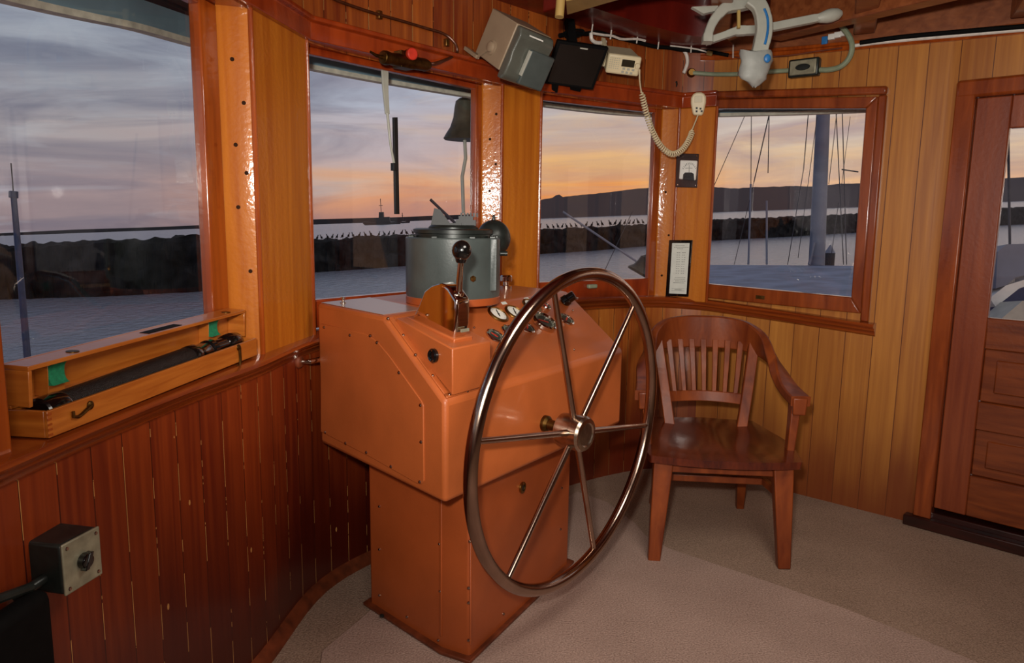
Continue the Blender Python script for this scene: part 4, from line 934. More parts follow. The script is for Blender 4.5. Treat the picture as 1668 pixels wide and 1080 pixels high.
# VHF radio
rz=3.50
w_,g_,h_=frame((.06,-.90,-.42)); c_=at_d(1015,105,rz)
rad=thing('marine_radio',c_,'cream marine radio tilted under the ceiling right of the black monitor','radio')
k_=rz/FL; rw,rh,rdp=55*k_,31*k_,.17
rl_=(w_*1.0-zu*.09).normalized(); hh_=g_.cross(rl_); hh_=hh_ if hh_.z>0 else -hh_
def rp(x,y,z): return c_+rl_*x+hh_*y+g_*z
mb=MB(); mb.hexa([rp(-rw*.46,-rh*.44,-rdp),rp(rw*.40,-rh*.44,-rdp),rp(rw*.46,-rh*.44,0),rp(-rw*.48,-rh*.44,0),rp(-rw*.46,rh*.46,-rdp),rp(rw*.40,rh*.46,-rdp),rp(rw*.46,rh*.46,0),rp(-rw*.48,rh*.46,0)]); obj('case',mb,M['beiger'],rad,bevel=.004)
mb=MB(); mb.hexa([rp(-rw*.5,-rh*.5,-.012),rp(rw*.5,-rh*.5,-.012),rp(rw*.5,-rh*.5,.016),rp(-rw*.5,-rh*.5,.016),rp(-rw*.5,rh*.5,-.012),rp(rw*.5,rh*.5,-.012),rp(rw*.5,rh*.5,.016),rp(-rw*.5,rh*.5,.016)]); fcs=obj('front_panel',mb,M['cream'],rad,bevel=.010,seg=3)
mb=MB(); mb.box(rp(rw*.12,rh*.12,.017),(rw*.38,.004,rh*.36),(rl_,g_,hh_)); obj('display',mb,M['lcd'],fcs,bevel=.001)
for x,y in ((.02,-.16),(.16,-.17),(.30,-.18),(.0,-.33),(.13,-.34),(.26,-.35)):
    mb=MB(); mb.box(rp(rw*x,rh*y,.017),(rw*.075,.005,rh*.1),(rl_,g_,hh_)); obj('button',mb,M['greyp'],fcs)
mb=MB()
for a in range(5):
    for b_ in range(6): mb.box(rp(-rw*.42+a*rw*.065,rh*.30-b_*rh*.10,.0165),(rw*.035,.002,rh*.03),(rl_,g_,hh_))
obj('speaker_grille',mb,M['greyp'],fcs)
mb=MB(); mb.lathe([(.013,0),(.012,.010),(.0001,.011)],rp(rw*.40,rh*.06,.016),g_,18); obj('dial_knob',mb,M['cream'],fcs)
mb=MB(); mb.hexa([rp(-rw*.62,-rh*.3,-.06),rp(-rw*.49,-rh*.3,-.06),rp(-rw*.49,-rh*.3,-.03),rp(-rw*.62,-rh*.3,-.03),rp(-rw*.62,rh*.9,-.14),rp(-rw*.49,rh*.9,-.14),rp(-rw*.49,rh*.6,-.03),rp(-rw*.56,rh*.6,-.03)]); obj('bracket',mb,M['beiger'],rad,bevel=.002)
# microphone and coiled cord
mp=at_d(1138,170,3.84)
mg=V((-.30,-.92,-.12)).normalized(); mr_=V((.94,-.32,0)).normalized(); mh=mr_.cross(mg); mh=mh if mh.z>0 else -mh
mic=thing('handset_microphone',mp,'cream handset microphone hung by the right window with a coiled cord to the radio','microphone')
kk=3.84/FL
def mq_(x,y,z): return mp+mr_*(x*kk)+mh*(y*kk)+mg*z
mb=MB(); out=[(-9,16),(-12,10),(-12,2),(-9,-12),(-7,-17),(7,-18),(9,-13),(12,2),(12,10),(9,16),(4,18.5),(-4,18.5)]
mb.prism([mq_(x,y,0) for x,y in out],mg*.03); bd_=obj('body',mb,M['cream'],mic,bevel=.008,seg=3)
mb=MB(); mb.box(mq_(0,8,.031),(12*kk,.004,10*kk),(mr_,mg,mh)); obj('grip_pad',mb,M['beiger'],bd_,bevel=.001)
mb=MB()
for x,y in ((-2,-6),(4,-7),(-2,-11),(6,-11)): mb.box(mq_(x,y,.031),(3*kk,.003,3*kk),(mr_,mg,mh))
obj('sound_slot',mb,M['black'],bd_)
mb=MB(); mb.box(mq_(0,4,-.012),(8*kk,.03,10*kk),(mr_,mg,mh)); obj('hook_clip',mb,M['greyp'],mic)
cp_=[(1042,113,3.47),(1042,130,3.50),(1044,146,3.54),(1047,160,3.56),(1053,185,3.60),(1062,212,3.64),(1074,235,3.68),(1086,247,3.70),(1097,251,3.72),(1110,245,3.74),(1120,232,3.76),(1126,219,3.78),(1128,210,3.79),(1134,195,3.81),(1137,187,3.815)]
pp_=catmull([tuple(at_d(x,y,z)) for x,y,z in cp_],30)
i0,i1=2*30+6,12*30; core=pp_[i0:i1]
hel=[]; tot=0; turns=46; m_=len(core); sl=[0]
for a,b_ in zip(core,core[1:]): sl.append(sl[-1]+(b_-a).length)
R_=.0125; nx=None
npt=turns*12
j=0
for k in range(npt+1):
    s=sl[-1]*k/npt
    while j<m_-2 and sl[j+1]<s: j+=1
    u=(s-sl[j])/max(1e-9,sl[j+1]-sl[j]); p=core[j].lerp(core[j+1],u); t=(core[min(j+2,m_-1)]-core[max(j-1,0)]).normalized()
    if nx is None: nx=V((0,-1,0))
    nx=(nx-t*nx.dot(t)).normalized(); ny=t.cross(nx); th_=2*PI*turns*k/npt; e_=min(1,min(k,npt-k)/18)
    hel.append(p+(nx*math.cos(th_)+ny*math.sin(th_))*R_*e_)
mb=MB(); mb.tube(pp_[:i0+1:6]+hel+pp_[i1::6],.0036,6); obj('coiled_cord',mb,M['cream'],mic)
# ------------------------------------------------------------------ voltmeter and card on the post
n3p=p3(outn(PE,PF),0)*-1.0; n3p=n3p.normalized(); P0=p3(PE,0)
def onp(x,y,o=0): return at_pl(x,y,P0+n3p*o,n3p)
vm=thing('voltmeter',onp(1119,278),'black voltmeter plate with a white dial on the post left of the right window','meter')
mb=MB(); mb.prism([onp(1101,305),onp(1136,306),onp(1139,251),onp(1103,250)],n3p*.012); obj('mount_plate',mb,M['dark_sill'],vm,bevel=.002)
mb=MB(); mb.prism([onp(1107,292,.012),onp(1134,294,.012),onp(1137,262,.012),onp(1109,261,.012)],n3p*.018); mf=obj('meter_case',mb,M['white'],vm,bevel=.006)
mb=MB(); mb.prism([onp(1112,293,.0305),onp(1131,294,.0305),onp(1130,283,.0305),onp(1126,281,.0305),onp(1116,281,.0305),onp(1113,284,.0305)],n3p*.001); obj('lower_mask',mb,M['black'],mf)
mb=MB()
for k in range(11):
    a=math.radians(145-k*11); c=onp(1122.5,285,.0305); rr_=.060; x=mr_*0+p3((PF-PE).normalized(),0)
    q0_=c+x*math.cos(a)*rr_*.62+zu*math.sin(a)*rr_*.9; q1_=c+x*math.cos(a)*rr_*.74+zu*math.sin(a)*rr_*1.08; mb.bar(q0_,q1_,.0022,.001,n3p)
for k in range(7): mb.box(onp(1117+k*1.7,274,.0308),(.0036,.001,.003),(x,n3p,zu))
mb.bar(onp(1122.3,281,.0308),onp(1122.6,269,.0308),.0018,.001,n3p)
obj('scale',mb,M['ink'],mf)
for x_,y_ in ((1106,254),(1135,254),(1104,301),(1133,302)):
    mb=MB(); mb.lathe([(.004,0),(.003,.003)],onp(x_,y_,.012),n3p,8); obj('screw',mb,M['chrome'],vm)
pf=[(1085,482),(1122,483),(1129,391),(1091,391)]
pl_=thing('framed_card',onp(1107,483),'printed white card in a narrow black frame on the post left of the right window','card')
mb=MB(); mb.prism([onp(*p) for p in pf],n3p*.014); obj('frame',mb,M['black'],pl_,bevel=.002)
iq=[(1090,478),(1118,479),(1123.5,396),(1095,396)]
mb=MB(); mb.prism([onp(*p,.0141) for p in iq],n3p*.0006); card=obj('card',mb,M['paper'],pl_,smooth=False)
def cq_(u,v): # u across, v from the top
    a=V((iq[3][0],iq[3][1])).lerp(V((iq[2][0],iq[2][1])),u); b_=V((iq[0][0],iq[0][1])).lerp(V((iq[1][0],iq[1][1])),u); c=a.lerp(b_,v); return onp(c.x,c.y,.0149)
mb=MB(); rr=random.Random(4)
def dash(u0,u1,v,h=.0022): mb.bar(cq_(u0,v),cq_(u1,v),.0005,h,zu)
for v,us in ((.05,(.2,.7)),(.085,(.12,.88)),(.11,(.3,.62))):
    u=us[0]
    while u<us[1]: l=rr.uniform(.04,.09); dash(u,u+l,v); u+=l+.02
for k in range(10):
    v=.19+k*.045
    for u0 in (.30,.60): dash(u0,u0+rr.uniform(.06,.1),v); dash(u0+.12,u0+.12+rr.uniform(.04,.09),v)
for k in range(4):
    u=.12+rr.uniform(0,.2); v=.68+k*.035
    while u<.85: l=rr.uniform(.04,.1); dash(u,u+l,v); u+=l+.025
for v in (.90,.94): dash(.12,.88,v,.0012)
dash(.3,.7,.92)
obj('print',mb,M['ink'],card)
mb=MB(); mb.lathe([(.004,0),(.003,.004)],onp(1109,393,.012),n3p,8); mb.lathe([(.004,0),(.003,.004)],onp(1103.5,481,.012),n3p,8); obj('frame_pin',mb,M['chrome'],pl_)
p=onp(1117,132) ; q=onT(1101,134); mb=MB(); wn=nT(q); mb.tube([q+wn*.0,q+wn*.015,q+wn*.022-zu*.012,q+wn*.016-zu*.024,q+wn*.02+zu*-.014],[.004,.004,.004,.003,.003],8); tag(obj('cup_hook',mb,M['gund']),'small dark cup hook on the planks above the framed post','hook')
# ------------------------------------------------------------------ cables along the wall top
def run(name,pts,r,mat,label,cat,off=.03,n=8,par=None,dens=5):
    P=catmull([tuple(onT(x,y)+nT(onT(x,y))*(off if not callable(off) else off(i))) for i,(x,y) in enumerate(pts)],dens)
    mb=MB(); mb.tube(P,r,n); o=obj(name,mb,mat,par)
    if par is None: tag(o,label,cat)
    return o
cab=run('cable_bundle',[(903,60),(925,56),(945,57),(965,55),(985,60),(1010,66),(1035,72),(1060,78),(1085,80),(1110,84),(1150,86),(1190,92)],.010,M['blackm'],'black cable bundle with white ties along the top of the front wall','cable',.035)
run('loop',[(905,58),(918,52),(936,52),(938,58),(922,64),(908,62)],.005,M['blackm'],'','',.05,6,cab)
run('loop',[(985,58),(1000,50),(1018,52),(1022,62),(1006,66),(990,62)],.004,M['plate'],'','',.05,6,cab)
run('white_core',[(950,57),(968,60),(985,62),(1000,67),(1025,67),(1040,70)],.006,M['wwire'],'','',.055,6,cab)
run('white_core',[(1085,78),(1105,80),(1135,84),(1160,90)],.004,M['wwire'],'','',.05,6,cab)
for x,y in ((951,52),(983,55),(1027,62),(1063,72),(1123,78),(1200,86)):
    p=onT(x,y); wn=nT(p); mb=MB(); mb.tube([p+wn*.06+zu*.03,p+wn*.055-zu*.005,p+wn*.05-zu*.035],.0035,6); obj('cable_tie',mb,M['wwire'],cab)
run('white_hose',[(946,58),(947,68),(953,73),(962,74),(970,72)],.009,M['wwire'],'short white hose loop hanging behind the black monitor','hose',.07)
run('white_hose',[(1098,80),(1108,82),(1116,90),(1118,103),(1115,114),(1111,121)],.009,M['wwire'],'short white hose curving down the planks beside the grey conduit','hose',.03)
run('yellow_connector',[(1153,89),(1163,91)],.012,M['tan'],'small tan cable connector at the end of the white cable above the conduit','connector',.05)
kp_=[(x,y) for x,y in ((1190,90),(1240,92),(1300,90),(1370,82),(1420,70),(1480,63),(1560,57),(1668,47),(1700,44))]
def onR(x,y,off):
    p=onT(x,y)
    if p is None or p.x>1.88: p=at_pl(x,y,DO,ND); return p+ND*off
    return p+nT(p)*off
def runR(name,pts,r,mat,label,cat,off=.03,par=None,n=8):
    P=catmull([tuple(onR(x,y,off)) for x,y in pts],5); mb=MB(); mb.tube(P,r,n); o=obj(name,mb,mat,par)
    if par is None: tag(o,label,cat)
    return o
runR('white_pipe',[(1390,77),(1430,72),(1480,67),(1560,60),(1668,51),(1720,47)],.008,M['wwire'],'thin white pipe running under the cornice on the right','pipe',.03)
runR('black_cable',[(1405,72),(1440,67),(1480,62),(1560,55),(1668,46),(1720,42)],.011,M['blackm'],'thick black cable running above the white pipe under the right cornice','cable',.035)
runR('red_wire',[(1188,92),(1215,97),(1245,95),(1290,92),(1330,86),(1375,80)],.004,M['plate'],'thin dark red wire sagging under the cornice above the junction box','wire',.03)
tbk=thing('terminal_block',onT(1365,64)+nT(onT(1365,64))*.03,'small white terminal block with a blue plug under the right cornice','terminal')
for k in range(3):
    p=onT(1358+k*10,62-k*3); wn=nT(p); mb=MB(); mb.box(p+wn*.03,(.03,.02,.026),(wn.cross(zu),wn,zu)); obj('terminal',mb,M['white'],tbk,bevel=.003)
p=onT(1347,68); wn=nT(p); mb=MB(); mb.box(p+wn*.03,(.026,.02,.036),(wn.cross(zu),wn,zu)); obj('blue_plug',mb,M['blue'],tbk,bevel=.003)
# conduit and junction box
jp=onT(1313,112); wn=nT(jp); jt=wn.cross(zu).normalized(); jt = jt if jt.dot(RT)>0 else -jt
jb=thing('junction_box',jp,'worn grey metal junction box on the planks above the right window','junction box')
mb=MB(); mb.box(jp+wn*.022,(.145,.044,.085),(jt,wn,zu)); obj('case',mb,M['gund'],jb,bevel=.008)
mb=MB(); mb.box(jp+wn*.047,(.125,.008,.068),(jt,wn,zu)); o=obj('lid',mb,M['switch'],jb,bevel=.006)
mb=MB(); mb.lathe([(.02,0),(.018,.006),(.0001,.007)],jp+wn*.05,wn,20); mb.v=[jp+wn*((v-jp).dot(wn))+jt*((v-jp).dot(jt)*1.8)+zu*((v-jp).dot(zu)*.8) for v in mb.v]; obj('oval_boss',mb,M['gund'],o)
def condpath(pts,offs): return catmull([tuple(onT(x,y)+nT(onT(x,y))*o) for (x,y),o in zip(pts,offs)],6)
mb=MB(); mb.tube(condpath([(1128,120),(1160,122),(1200,122),(1240,119),(1288,116)],[.022]*5),.011,10); cdu=obj('conduit_pipe',mb,M['pipe']); tag(cdu,'grey conduit pipe running along the planks left of the junction box','pipe')
p=onT(1126,119); wn2=nT(p); mb=MB(); mb.lathe([(.024,0),(.024,.006),(.016,.016),(.016,.03)],p,wn2,20); obj('end_fitting',mb,M['brass'],cdu)
mb=MB(); mb.tube(condpath([(1338,115),(1352,115),(1370,111),(1384,100),(1392,84),(1392,68),(1384,52),(1372,38),(1358,22),(1336,2),(1330,-4)],[.022,.024,.026,.03,.04,.06,.10,.14,.2,.3,.34]),.0125,10); tag(obj('conduit_hose',mb,M['pipe']),'green grey hose looping up from the right side of the junction box','hose')
# ------------------------------------------------------------------ overhead searchlight control wrapped in grey tape
zc2=3.05
def oc(x,y,dz=0): return at_d(x,y,zc2+dz)
sr=thing('searchlight_handle',oc(1230,100),'grey plastic searchlight handle with taped body and blue stripe hanging from the ceiling','searchlight control')
def strap(pts,w,t,name,mat,dz=0,up=None):
    P=catmull([tuple(oc(x,y,dz)) for x,y in pts],6); mb=MB(); rows=[]
    for i,p in enumerate(P):
        d=(P[min(i+1,len(P)-1)]-P[max(i-1,0)]).normalized(); s=d.cross(FW).normalized(); f=FW
        ww=w[min(len(w)-1,int(i/6))]*zc2/FL/2 if isinstance(w,(list,tuple)) else w*zc2/FL/2
        rows.append([p-s*ww-f*t,p+s*ww-f*t,p+s*ww+f*t,p-s*ww+f*t])
    mb.grid(rows,closed=True); mb.cap(rows[0]); mb.cap(rows[-1],True); return obj(name,mb,mat,sr,bevel=.005)
strap([(1152,70),(1153,56),(1160,38),(1170,24),(1184,12),(1202,8),(1220,4)],[16,14,15,17,19,20],.02,'bow',M['greyp'])
strap([(1150,68),(1168,62),(1185,56),(1200,51),(1215,50),(1232,49),(1260,44),(1300,36),(1330,30),(1345,27)],[11,11,12,15,14,12,13,13,12],.014,'arm',M['greyp'],.03)
mb=MB(); a=oc(1328,31,.03); b_=oc(1372,21,.03); mb.lathe([(.012,-.0),(.020,.02),(.027,.05),(.028,.07),(.024,.095),(.012,.112),(.0001,.115)],a,b_-a,24); obj('grip',mb,M['greyp'],sr)
strap([(1222,-2),(1236,10),(1243,30),(1244,52),(1240,72),(1236,88)],[24,24,25,25,24],.018,'strap',M['greyp'],-.06)
strap([(1245,14),(1250,28),(1251,45),(1249,60),(1246,72)],[4,4,4,4],.003,'blue_stripe',M['blue'],-.082)
mb=MB(); rows=[]
for y,l,r_ in ((82,1206,1256),(86,1205,1259),(100,1206,1258),(112,1204,1254),(122,1202,1250),(128,1205,1248),(133,1215,1242),(139,1222,1236),(142,1226,1231)):
    c=(l+r_)/2; hw=(r_-l)/2; ring=[]
    for k in range(20):
        t_=2*PI*k/20; jx=1+.06*math.sin(5*t_+y*.2); ring.append(at_d(c+hw*math.cos(t_)*jx,y+1.5*math.sin(3*t_+y),zc2-.06+.05*math.sin(t_)*hw/26))
    rows.append(ring)
mb.grid(rows,closed=True); mb.cap(rows[0]); mb.cap(rows[-1],True); bg_=obj('taped_body',mb,M['bag'],sr,ang=50)
mb=MB(); mb.ball(at_d(1250,95,zc2-.115),.014,(1,.4,1.2),14); obj('blue_tab',mb,M['blue'],bg_)
mb=MB(); mb.bar(oc(1203,46),oc(1203,2),.012,.012,FW); obj('hanger_rod',mb,M['tan'],sr)
mb=MB(); mb.prism([oc(1127,11),oc(1146,22),oc(1168,17),oc(1170,9)],FW*.02); obj('bracket',mb,M['greyp'],sr)
mb=MB(); mb.lathe([(.09,0),(.08,.05),(.05,.12)],oc(1212,-4,.02),(0,0,1),24); obj('deck_gland',mb,M['blackm'],sr)
# lamp strip at the top
ls=thing('lamp_strip',at_z(960,10,2.24),'tan strip lamp with a stubby brass end tube under the ceiling','lamp')
mb=MB(); mb.hexa([at_z(924,24,2.22),at_z(1012,-2,2.22),at_z(1000,-14,2.22),at_z(922,2,2.22)]+[q+zu*.012 for q in (at_z(924,24,2.22),at_z(1012,-2,2.22),at_z(1000,-14,2.22),at_z(922,2,2.22))]); obj('diffuser',mb,M['tan'],ls)
mb=MB(); mb.tube([at_d(911,28,2.75),at_d(914,-8,2.75)],.017,16); obj('end_tube',mb,M['tan'],ls)
# ------------------------------------------------------------------ captain's chair
mid=V((.895,3.165,0)); cy_=V((.10,.995,0)).normalized(); cx_=V((cy_.y,-cy_.x,0))
MC=Matrix(((cx_.x,cy_.x,0,mid.x),(cx_.y,cy_.y,0,mid.y),(0,0,1,0),(0,0,0,1)))
ch=thing('armchair',mid,'dark mahogany slat-back captain armchair standing on the carpet by the right wall','chair',M=MC)
def L(x,y,z): return MC@V((x,y,z))
SH=.465
# seat: saddle shaped slab
mb=MB(); nu,nv=17,13; top=[];bot=[]
def outl(u,v): # u -1..1, v 0 front..1 back
    w=.30+.018*math.sin(PI*min(1,v*1.4))-.075*max(0,v-.45)**1.5*2.2
    y=-.325+.60*v-(.018*(1-u*u) if v<.01 else 0)
    y+= -.02*(1-u*u)*(1-v)**2 + .03*(1-u*u)*v**3
    return u*w,y
for j in range(nv):
    v=j/(nv-1); rt_=[];rb_=[]
    for i in range(nu):
        u=-1+2*i/(nu-1); x,y=outl(u,v)
        d=-.014*math.exp(-((abs(u)-.42)/.33)**2)*math.exp(-((v-.58)/.35)**2)-.006*math.exp(-(u/.9)**2)*math.sin(PI*v)
        edge=max(abs(u)**8,(abs(2*v-1))**10)
        rt_.append(L(x,y,SH+d-.006*edge)); rb_.append(L(x*.985,-.02+(y+.02)*.985,SH-.038))
    top.append(rt_); bot.append(rb_)
mb.grid(top); mb.grid([r[::-1] for r in bot])
ringt=[top[0][i] for i in range(nu)]+[top[j][-1] for j in range(1,nv)]+[top[-1][i] for i in range(nu-2,-1,-1)]+[top[j][0] for j in range(nv-2,0,-1)]
ringb=[bot[0][i] for i in range(nu)]+[bot[j][-1] for j in range(1,nv)]+[bot[-1][i] for i in range(nu-2,-1,-1)]+[bot[j][0] for j in range(nv-2,0,-1)]
mb.grid([ringb,ringt],closed=True)
obj('seat',mb,M['seat'],ch,bevel=.006,ang=50)
# legs
up_=cy_
for sx_ in (-1,1):
    mb=MB(); mb.taper(L(sx_*.238,-.262,SH-.036),L(sx_*.262,-.300,0),.080,.066,.050,.046,up_); obj('leg',mb,M['chair'],ch,bevel=.005)
    mb=MB(); mb.taper(L(sx_*.180,.215,SH-.036),L(sx_*.196,.262,.2),.050,.055,.044,.05,up_); mb.taper(L(sx_*.196,.262,.2),L(sx_*.212,.335,0),.044,.05,.036,.04,up_); obj('leg',mb,M['chair'],ch,bevel=.004)
mb=MB(); mb.bar(L(-.24,-.262,SH-.066),L(.24,-.262,SH-.066),.02,.05); obj('apron',mb,M['chair'],ch,bevel=.003)
for sx_ in (-1,1):
    mb=MB(); mb.bar(L(sx_*.238,-.262,SH-.066),L(sx_*.185,.22,SH-.066),.02,.05); obj('apron',mb,M['chair'],ch,bevel=.003)
    mb=MB(); mb.bar(L(sx_*.245,-.27,.29),L(sx_*.192,.24,.26),.022,.032); obj('stretcher',mb,M['chair'],ch,bevel=.004)
mb=MB(); mb.bar(L(-.222,-.05,.277),L(.222,-.05,.277),.022,.032); obj('stretcher',mb,M['chair'],ch,bevel=.004)
mb=MB(); mb.bar(L(-.200,.16,.268),L(.200,.16,.268),.022,.032); obj('stretcher',mb,M['chair'],ch,bevel=.004)
# back posts, slats and lower rail (fan outward, lean back)
def bk(x,z):   # point on the back surface: x scaled at seat level, z height
    t_=(z-SH)/.38; y=.245+.115*t_+.03*t_*t_; w=1+.36*t_
    yy=y-.055*(x/.17)**2*(1+.2*t_)
    return L(x*w,yy,z)
for sx_ in (-1,1):
    mb=MB(); rows=[]
    for k in range(7):
        z=SH-.02+.40*k/6; c=bk(sx_*.168,z); rows.append([c+cx_*a*.024+cy_*b*.015 for a,b in ((-1,-1),(1,-1),(1,1),(-1,1))])
    mb.grid(rows,closed=True); mb.cap(rows[0],True); mb.cap(rows[-1]); obj('back_post',mb,M['chair'],ch,bevel=.004)
for k in range(7):
    x=-.126+.252*k/6; mb=MB(); rows=[]
    for j in range(7):
        z=SH+.115+.25*j/6; c=bk(x,z); hw=.0095+.004*j/6; rows.append([c+cx_*a*hw+cy_*b*.006 for a,b in ((-1,-1),(1,-1),(1,1),(-1,1))])
    mb.grid(rows,closed=True); mb.cap(rows[0],True); mb.cap(rows[-1]); obj('slat',mb,M['chair'],ch,bevel=.002)
mb=MB(); rows=[]
for i in range(15):
    x=-.165+.33*i/14; c0_=bk(x,SH+.085); c1_=bk(x,SH+.132); rows.append([c0_-cy_*.009,c1_-cy_*.009,c1_+cy_*.009,c0_+cy_*.009])
mb.grid(rows,closed=True); mb.cap(rows[0]); mb.cap(rows[-1],True); obj('back_rail',mb,M['chair'],ch,bevel=.003)
# bent bow: crest rail running down into the arms
key=[ # x, y, z centre, half height, half thickness, tilt (1 = flat arm)
 (0,.395,.866,.078,.015,.0),(.10,.388,.864,.077,.015,.0),(.19,.345,.854,.071,.016,.04),(.255,.262,.824,.058,.018,.15),(.285,.16,.770,.046,.021,.4),(.297,.07,.720,.039,.023,.72),(.305,-.02,.690,.038,.022,.92),(.312,-.10,.677,.039,.021,1),(.318,-.175,.670,.040,.021,1)]
full=[(-a,)+tuple(r) for a,*r in key[:0:-1]]+key
cols=list(zip(*full))
cen=catmull([(x,y,z) for x,y,z,*_ in full],6); par=catmull([(a,b,c) for *_,a,b,c in full],6)
mb=MB(); rows=[]
for i,(c,q) in enumerate(zip(cen,par)):
    d=(cen[min(i+1,len(cen)-1)]-cen[max(i-1,0)]).normalized(); hz=V((d.y,-d.x,0)); hz.normalize()
    vu=hz.cross(d).normalized(); vu=vu if vu.z>0 else -vu
    a=q.z*PI/2; tall=(vu*math.cos(a)+hz*math.sin(a)); thin=(hz*math.cos(a)-vu*math.sin(a))
    tall=tall*q.x; thin=thin*q.y
    rows.append([L(*(c+tall*e+thin*f)) for e,f in ((-1,-1),(-.4,-1.1),(.4,-1.1),(1,-1),(1,1),(.4,1.1),(-.4,1.1),(-1,1))])
mb.grid(rows,closed=True); mb.cap(rows[0],True); mb.cap(rows[-1]); obj('bow_rail',mb,M['chair'],ch,bevel=.007,ang=40)
for sx_ in (-1,1):
    mb=MB(); mb.taper(L(sx_*.307,-.140,.660),L(sx_*.292,-.155,SH-.03),.040,.055,.030,.048,up_); obj('arm_post',mb,M['chair'],ch,bevel=.005)
    mb=MB(); mb.taper(L(sx_*.314,-.172,.686),L(sx_*.314,-.172,.612),.060,.034,.052,.03,up_); obj('arm_block',mb,M['chair'],ch,bevel=.006)
# flat white patch on the sill
s0_=at_z(890,464,1.0); 
mb=MB(); q=[at_z(x,y,1.003) for x,y in ((872,472),(874,459),(906,464),(890,470))]
mb.prism([V((.14,3.66,1.003)),V((.30,3.78,1.003)),V((.335,3.73,1.003)),V((.175,3.61,1.003))],(0,0,.002)); tag(obj('sill_patch',mb,M['paper'],smooth=False),'flat white patch lying on the sill under the third window','paper')

p=at_pl(962,466,p3(rev(PE,.09),0),p3(-n3,0)); wd=p3((PE-PD).normalized(),0)
mb=MB(); mb.box(p+p3(-n3,0)*.012,(.055,.024,.02),(wd,p3(-n3,0),zu)); obj('catch',mb,M['pipe'],w3_,bevel=.004)
# ------------------------------------------------------------------ light, sky, camera
def area(name,loc,tgt,size,pw,col=(1,.86,.7),shape='DISK'):
    l=bpy.data.lights.new(name,'AREA'); l.shape=shape; l.size=size; l.energy=pw; l.color=col
    o=bpy.data.objects.new(name,l); C.objects.link(o); o.location=loc; o.rotation_euler=(V(tgt)-V(loc)).to_track_quat('-Z','Y').to_euler(); return o
def spot(name,loc,tgt,pw,ang,blend,rad,col=(1,.9,.78)):
    l=bpy.data.lights.new(name,'SPOT'); l.energy=pw; l.spot_size=math.radians(ang); l.spot_blend=blend; l.shadow_soft_size=rad; l.color=col
    o=bpy.data.objects.new(name,l); C.objects.link(o); o.location=loc; o.rotation_euler=(V(tgt)-V(loc)).to_track_quat('-Z','Y').to_euler(); return o
spot('camera_flash',(-.10,-.05,1.60),(.55,3.2,1.62),235,92,1.0,.05,(1,.94,.86))
area('cabin_lamp',(.75,1.3,2.2),(.75,1.5,0),0.8,17,(1,.92,.82))
area('cabin_fill',(.5,-.7,1.75),(.4,3.0,1.2),1.3,23,(1,.92,.82))
w=bpy.data.worlds.new('dusk_sky'); bpy.context.scene.world=w; w.use_nodes=True; t=w.node_tree; bg=t.nodes['Background']
tc=N(t,'ShaderNodeTexCoord')
def dot(vec):
    n=N(t,'ShaderNodeVectorMath',operation='DOT_PRODUCT'); t.links.new(tc.outputs['Generated'],n.inputs[0]); n.inputs[1].default_value=vec; return n.outputs['Value']
dn,df,drr=dot(n_),dot(Ef),dot(Er)
hyp=mth(t,'SQRT',mth(t,'ADD',mth(t,'MULTIPLY',df,df),mth(t,'MULTIPLY',drr,drr)))
el=mth(t,'DIVIDE',dn,hyp)                       # tan elevation
azm=mth(t,'ARCTAN2',drr,df)
def noi(sx,sy,sc,det=6,dis=.6,seed=0):
    c=N(t,'ShaderNodeCombineXYZ'); t.links.new(mth(t,'MULTIPLY',azm,sx),c.inputs[0]); t.links.new(mth(t,'MULTIPLY',el,sy),c.inputs[1]); c.inputs[2].default_value=seed
    n=N(t,'ShaderNodeTexNoise'); n.inputs['Scale'].default_value=sc; n.inputs['Detail'].default_value=det; n.inputs['Distortion'].default_value=dis; n.inputs['Roughness'].default_value=.55
    t.links.new(c.outputs[0],n.inputs['Vector']); return n.outputs[0]
elw=mth(t,'ADD',el,mth(t,'MULTIPLY',mth(t,'SUBTRACT',noi(3,14,1.2,6,.8,3),.5),.10))
cool=ramp(t,elw,[(0,lin((134,118,124))),(.05,lin((162,140,140))),(.12,lin((164,156,158))),(.2,lin((150,154,164))),(.3,lin((126,136,158))),(.5,lin((104,116,146)))])
mid=ramp(t,elw,[(0,lin((190,134,116))),(.03,lin((220,152,112))),(.06,lin((222,172,138))),(.09,lin((196,174,172))),(.15,lin((178,182,196))),(.4,lin((168,178,196)))])
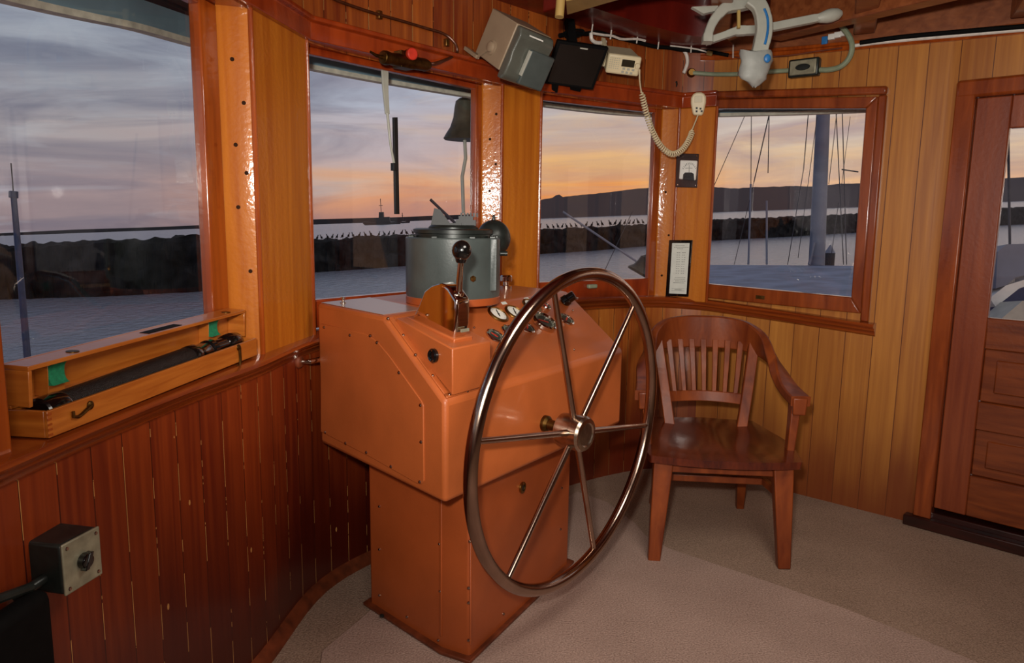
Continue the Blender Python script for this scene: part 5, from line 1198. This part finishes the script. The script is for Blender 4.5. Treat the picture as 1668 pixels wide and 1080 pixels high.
warm=ramp(t,elw,[(0,lin((222,124,62))),(.03,lin((238,150,74))),(.06,lin((240,182,112))),(.085,lin((214,172,140))),(.12,lin((196,182,176))),(.3,lin((186,188,198)))])
def ss(a,b_):
    m=N(t,'ShaderNodeMapRange'); m.interpolation_type='SMOOTHSTEP'; t.links.new(azm,m.inputs[0]); m.inputs[1].default_value=a; m.inputs[2].default_value=b_; return m.outputs[0]
c=mixc(t,ss(-.50,-.12),cool,mid); c=mixc(t,ss(-.08,.10),c,warm); 
pale=ramp(t,elw,[(0,lin((222,164,130))),(.03,lin((232,186,142))),(.07,lin((226,200,170))),(.12,lin((214,204,196))),(.3,lin((200,200,206)))])
c=mixc(t,ss(.14,.38),c,pale)
# cloud streaks
cl=ramp(t,noi(2.0,11,1.5,8,1.0,7),[(.44,(0,0,0,1)),(.66,(1,1,1,1))])
dark=mixc(t,ss(-.3,.05),lin((92,94,114)),lin((160,132,138)))
c=mixc(t,mth(t,'MULTIPLY',cl,.68),c,dark)
cl2=ramp(t,noi(3.0,16,1.8,8,.8,21),[(.5,(0,0,0,1)),(.72,(1,1,1,1))])
br=mixc(t,ss(-.3,.05),lin((176,180,188)),lin((246,196,126)))
c=mixc(t,mth(t,'MULTIPLY',cl2,.45),c,br)
cl3=ramp(t,noi(1.6,34,1.6,7,.7,41),[(.44,(0,0,0,1)),(.62,(1,1,1,1))])
c=mixc(t,mth(t,'MULTIPLY',mth(t,'MULTIPLY',cl3,ss(-.25,.0)),.30),c,lin((166,140,140)))
t.links.new(c,bg.inputs[0]); bg.inputs[1].default_value=1.08
cam=bpy.data.cameras.new('camera'); co=bpy.data.objects.new('camera',cam); C.objects.link(co)
cam.sensor_fit='HORIZONTAL'; cam.sensor_width=36; cam.lens=36*FL/1668; cam.clip_start=.02; cam.clip_end=20000
co.matrix_world=Matrix.Translation(CAM)@Matrix((RT,UP,-FW)).transposed().to_4x4()
sc=bpy.context.scene; sc.camera=co
sc.view_settings.view_transform='Standard'; sc.view_settings.look='None'; sc.view_settings.exposure=0; sc.view_settings.gamma=1
sc.cycles.max_bounces=8; sc.cycles.use_denoising=True
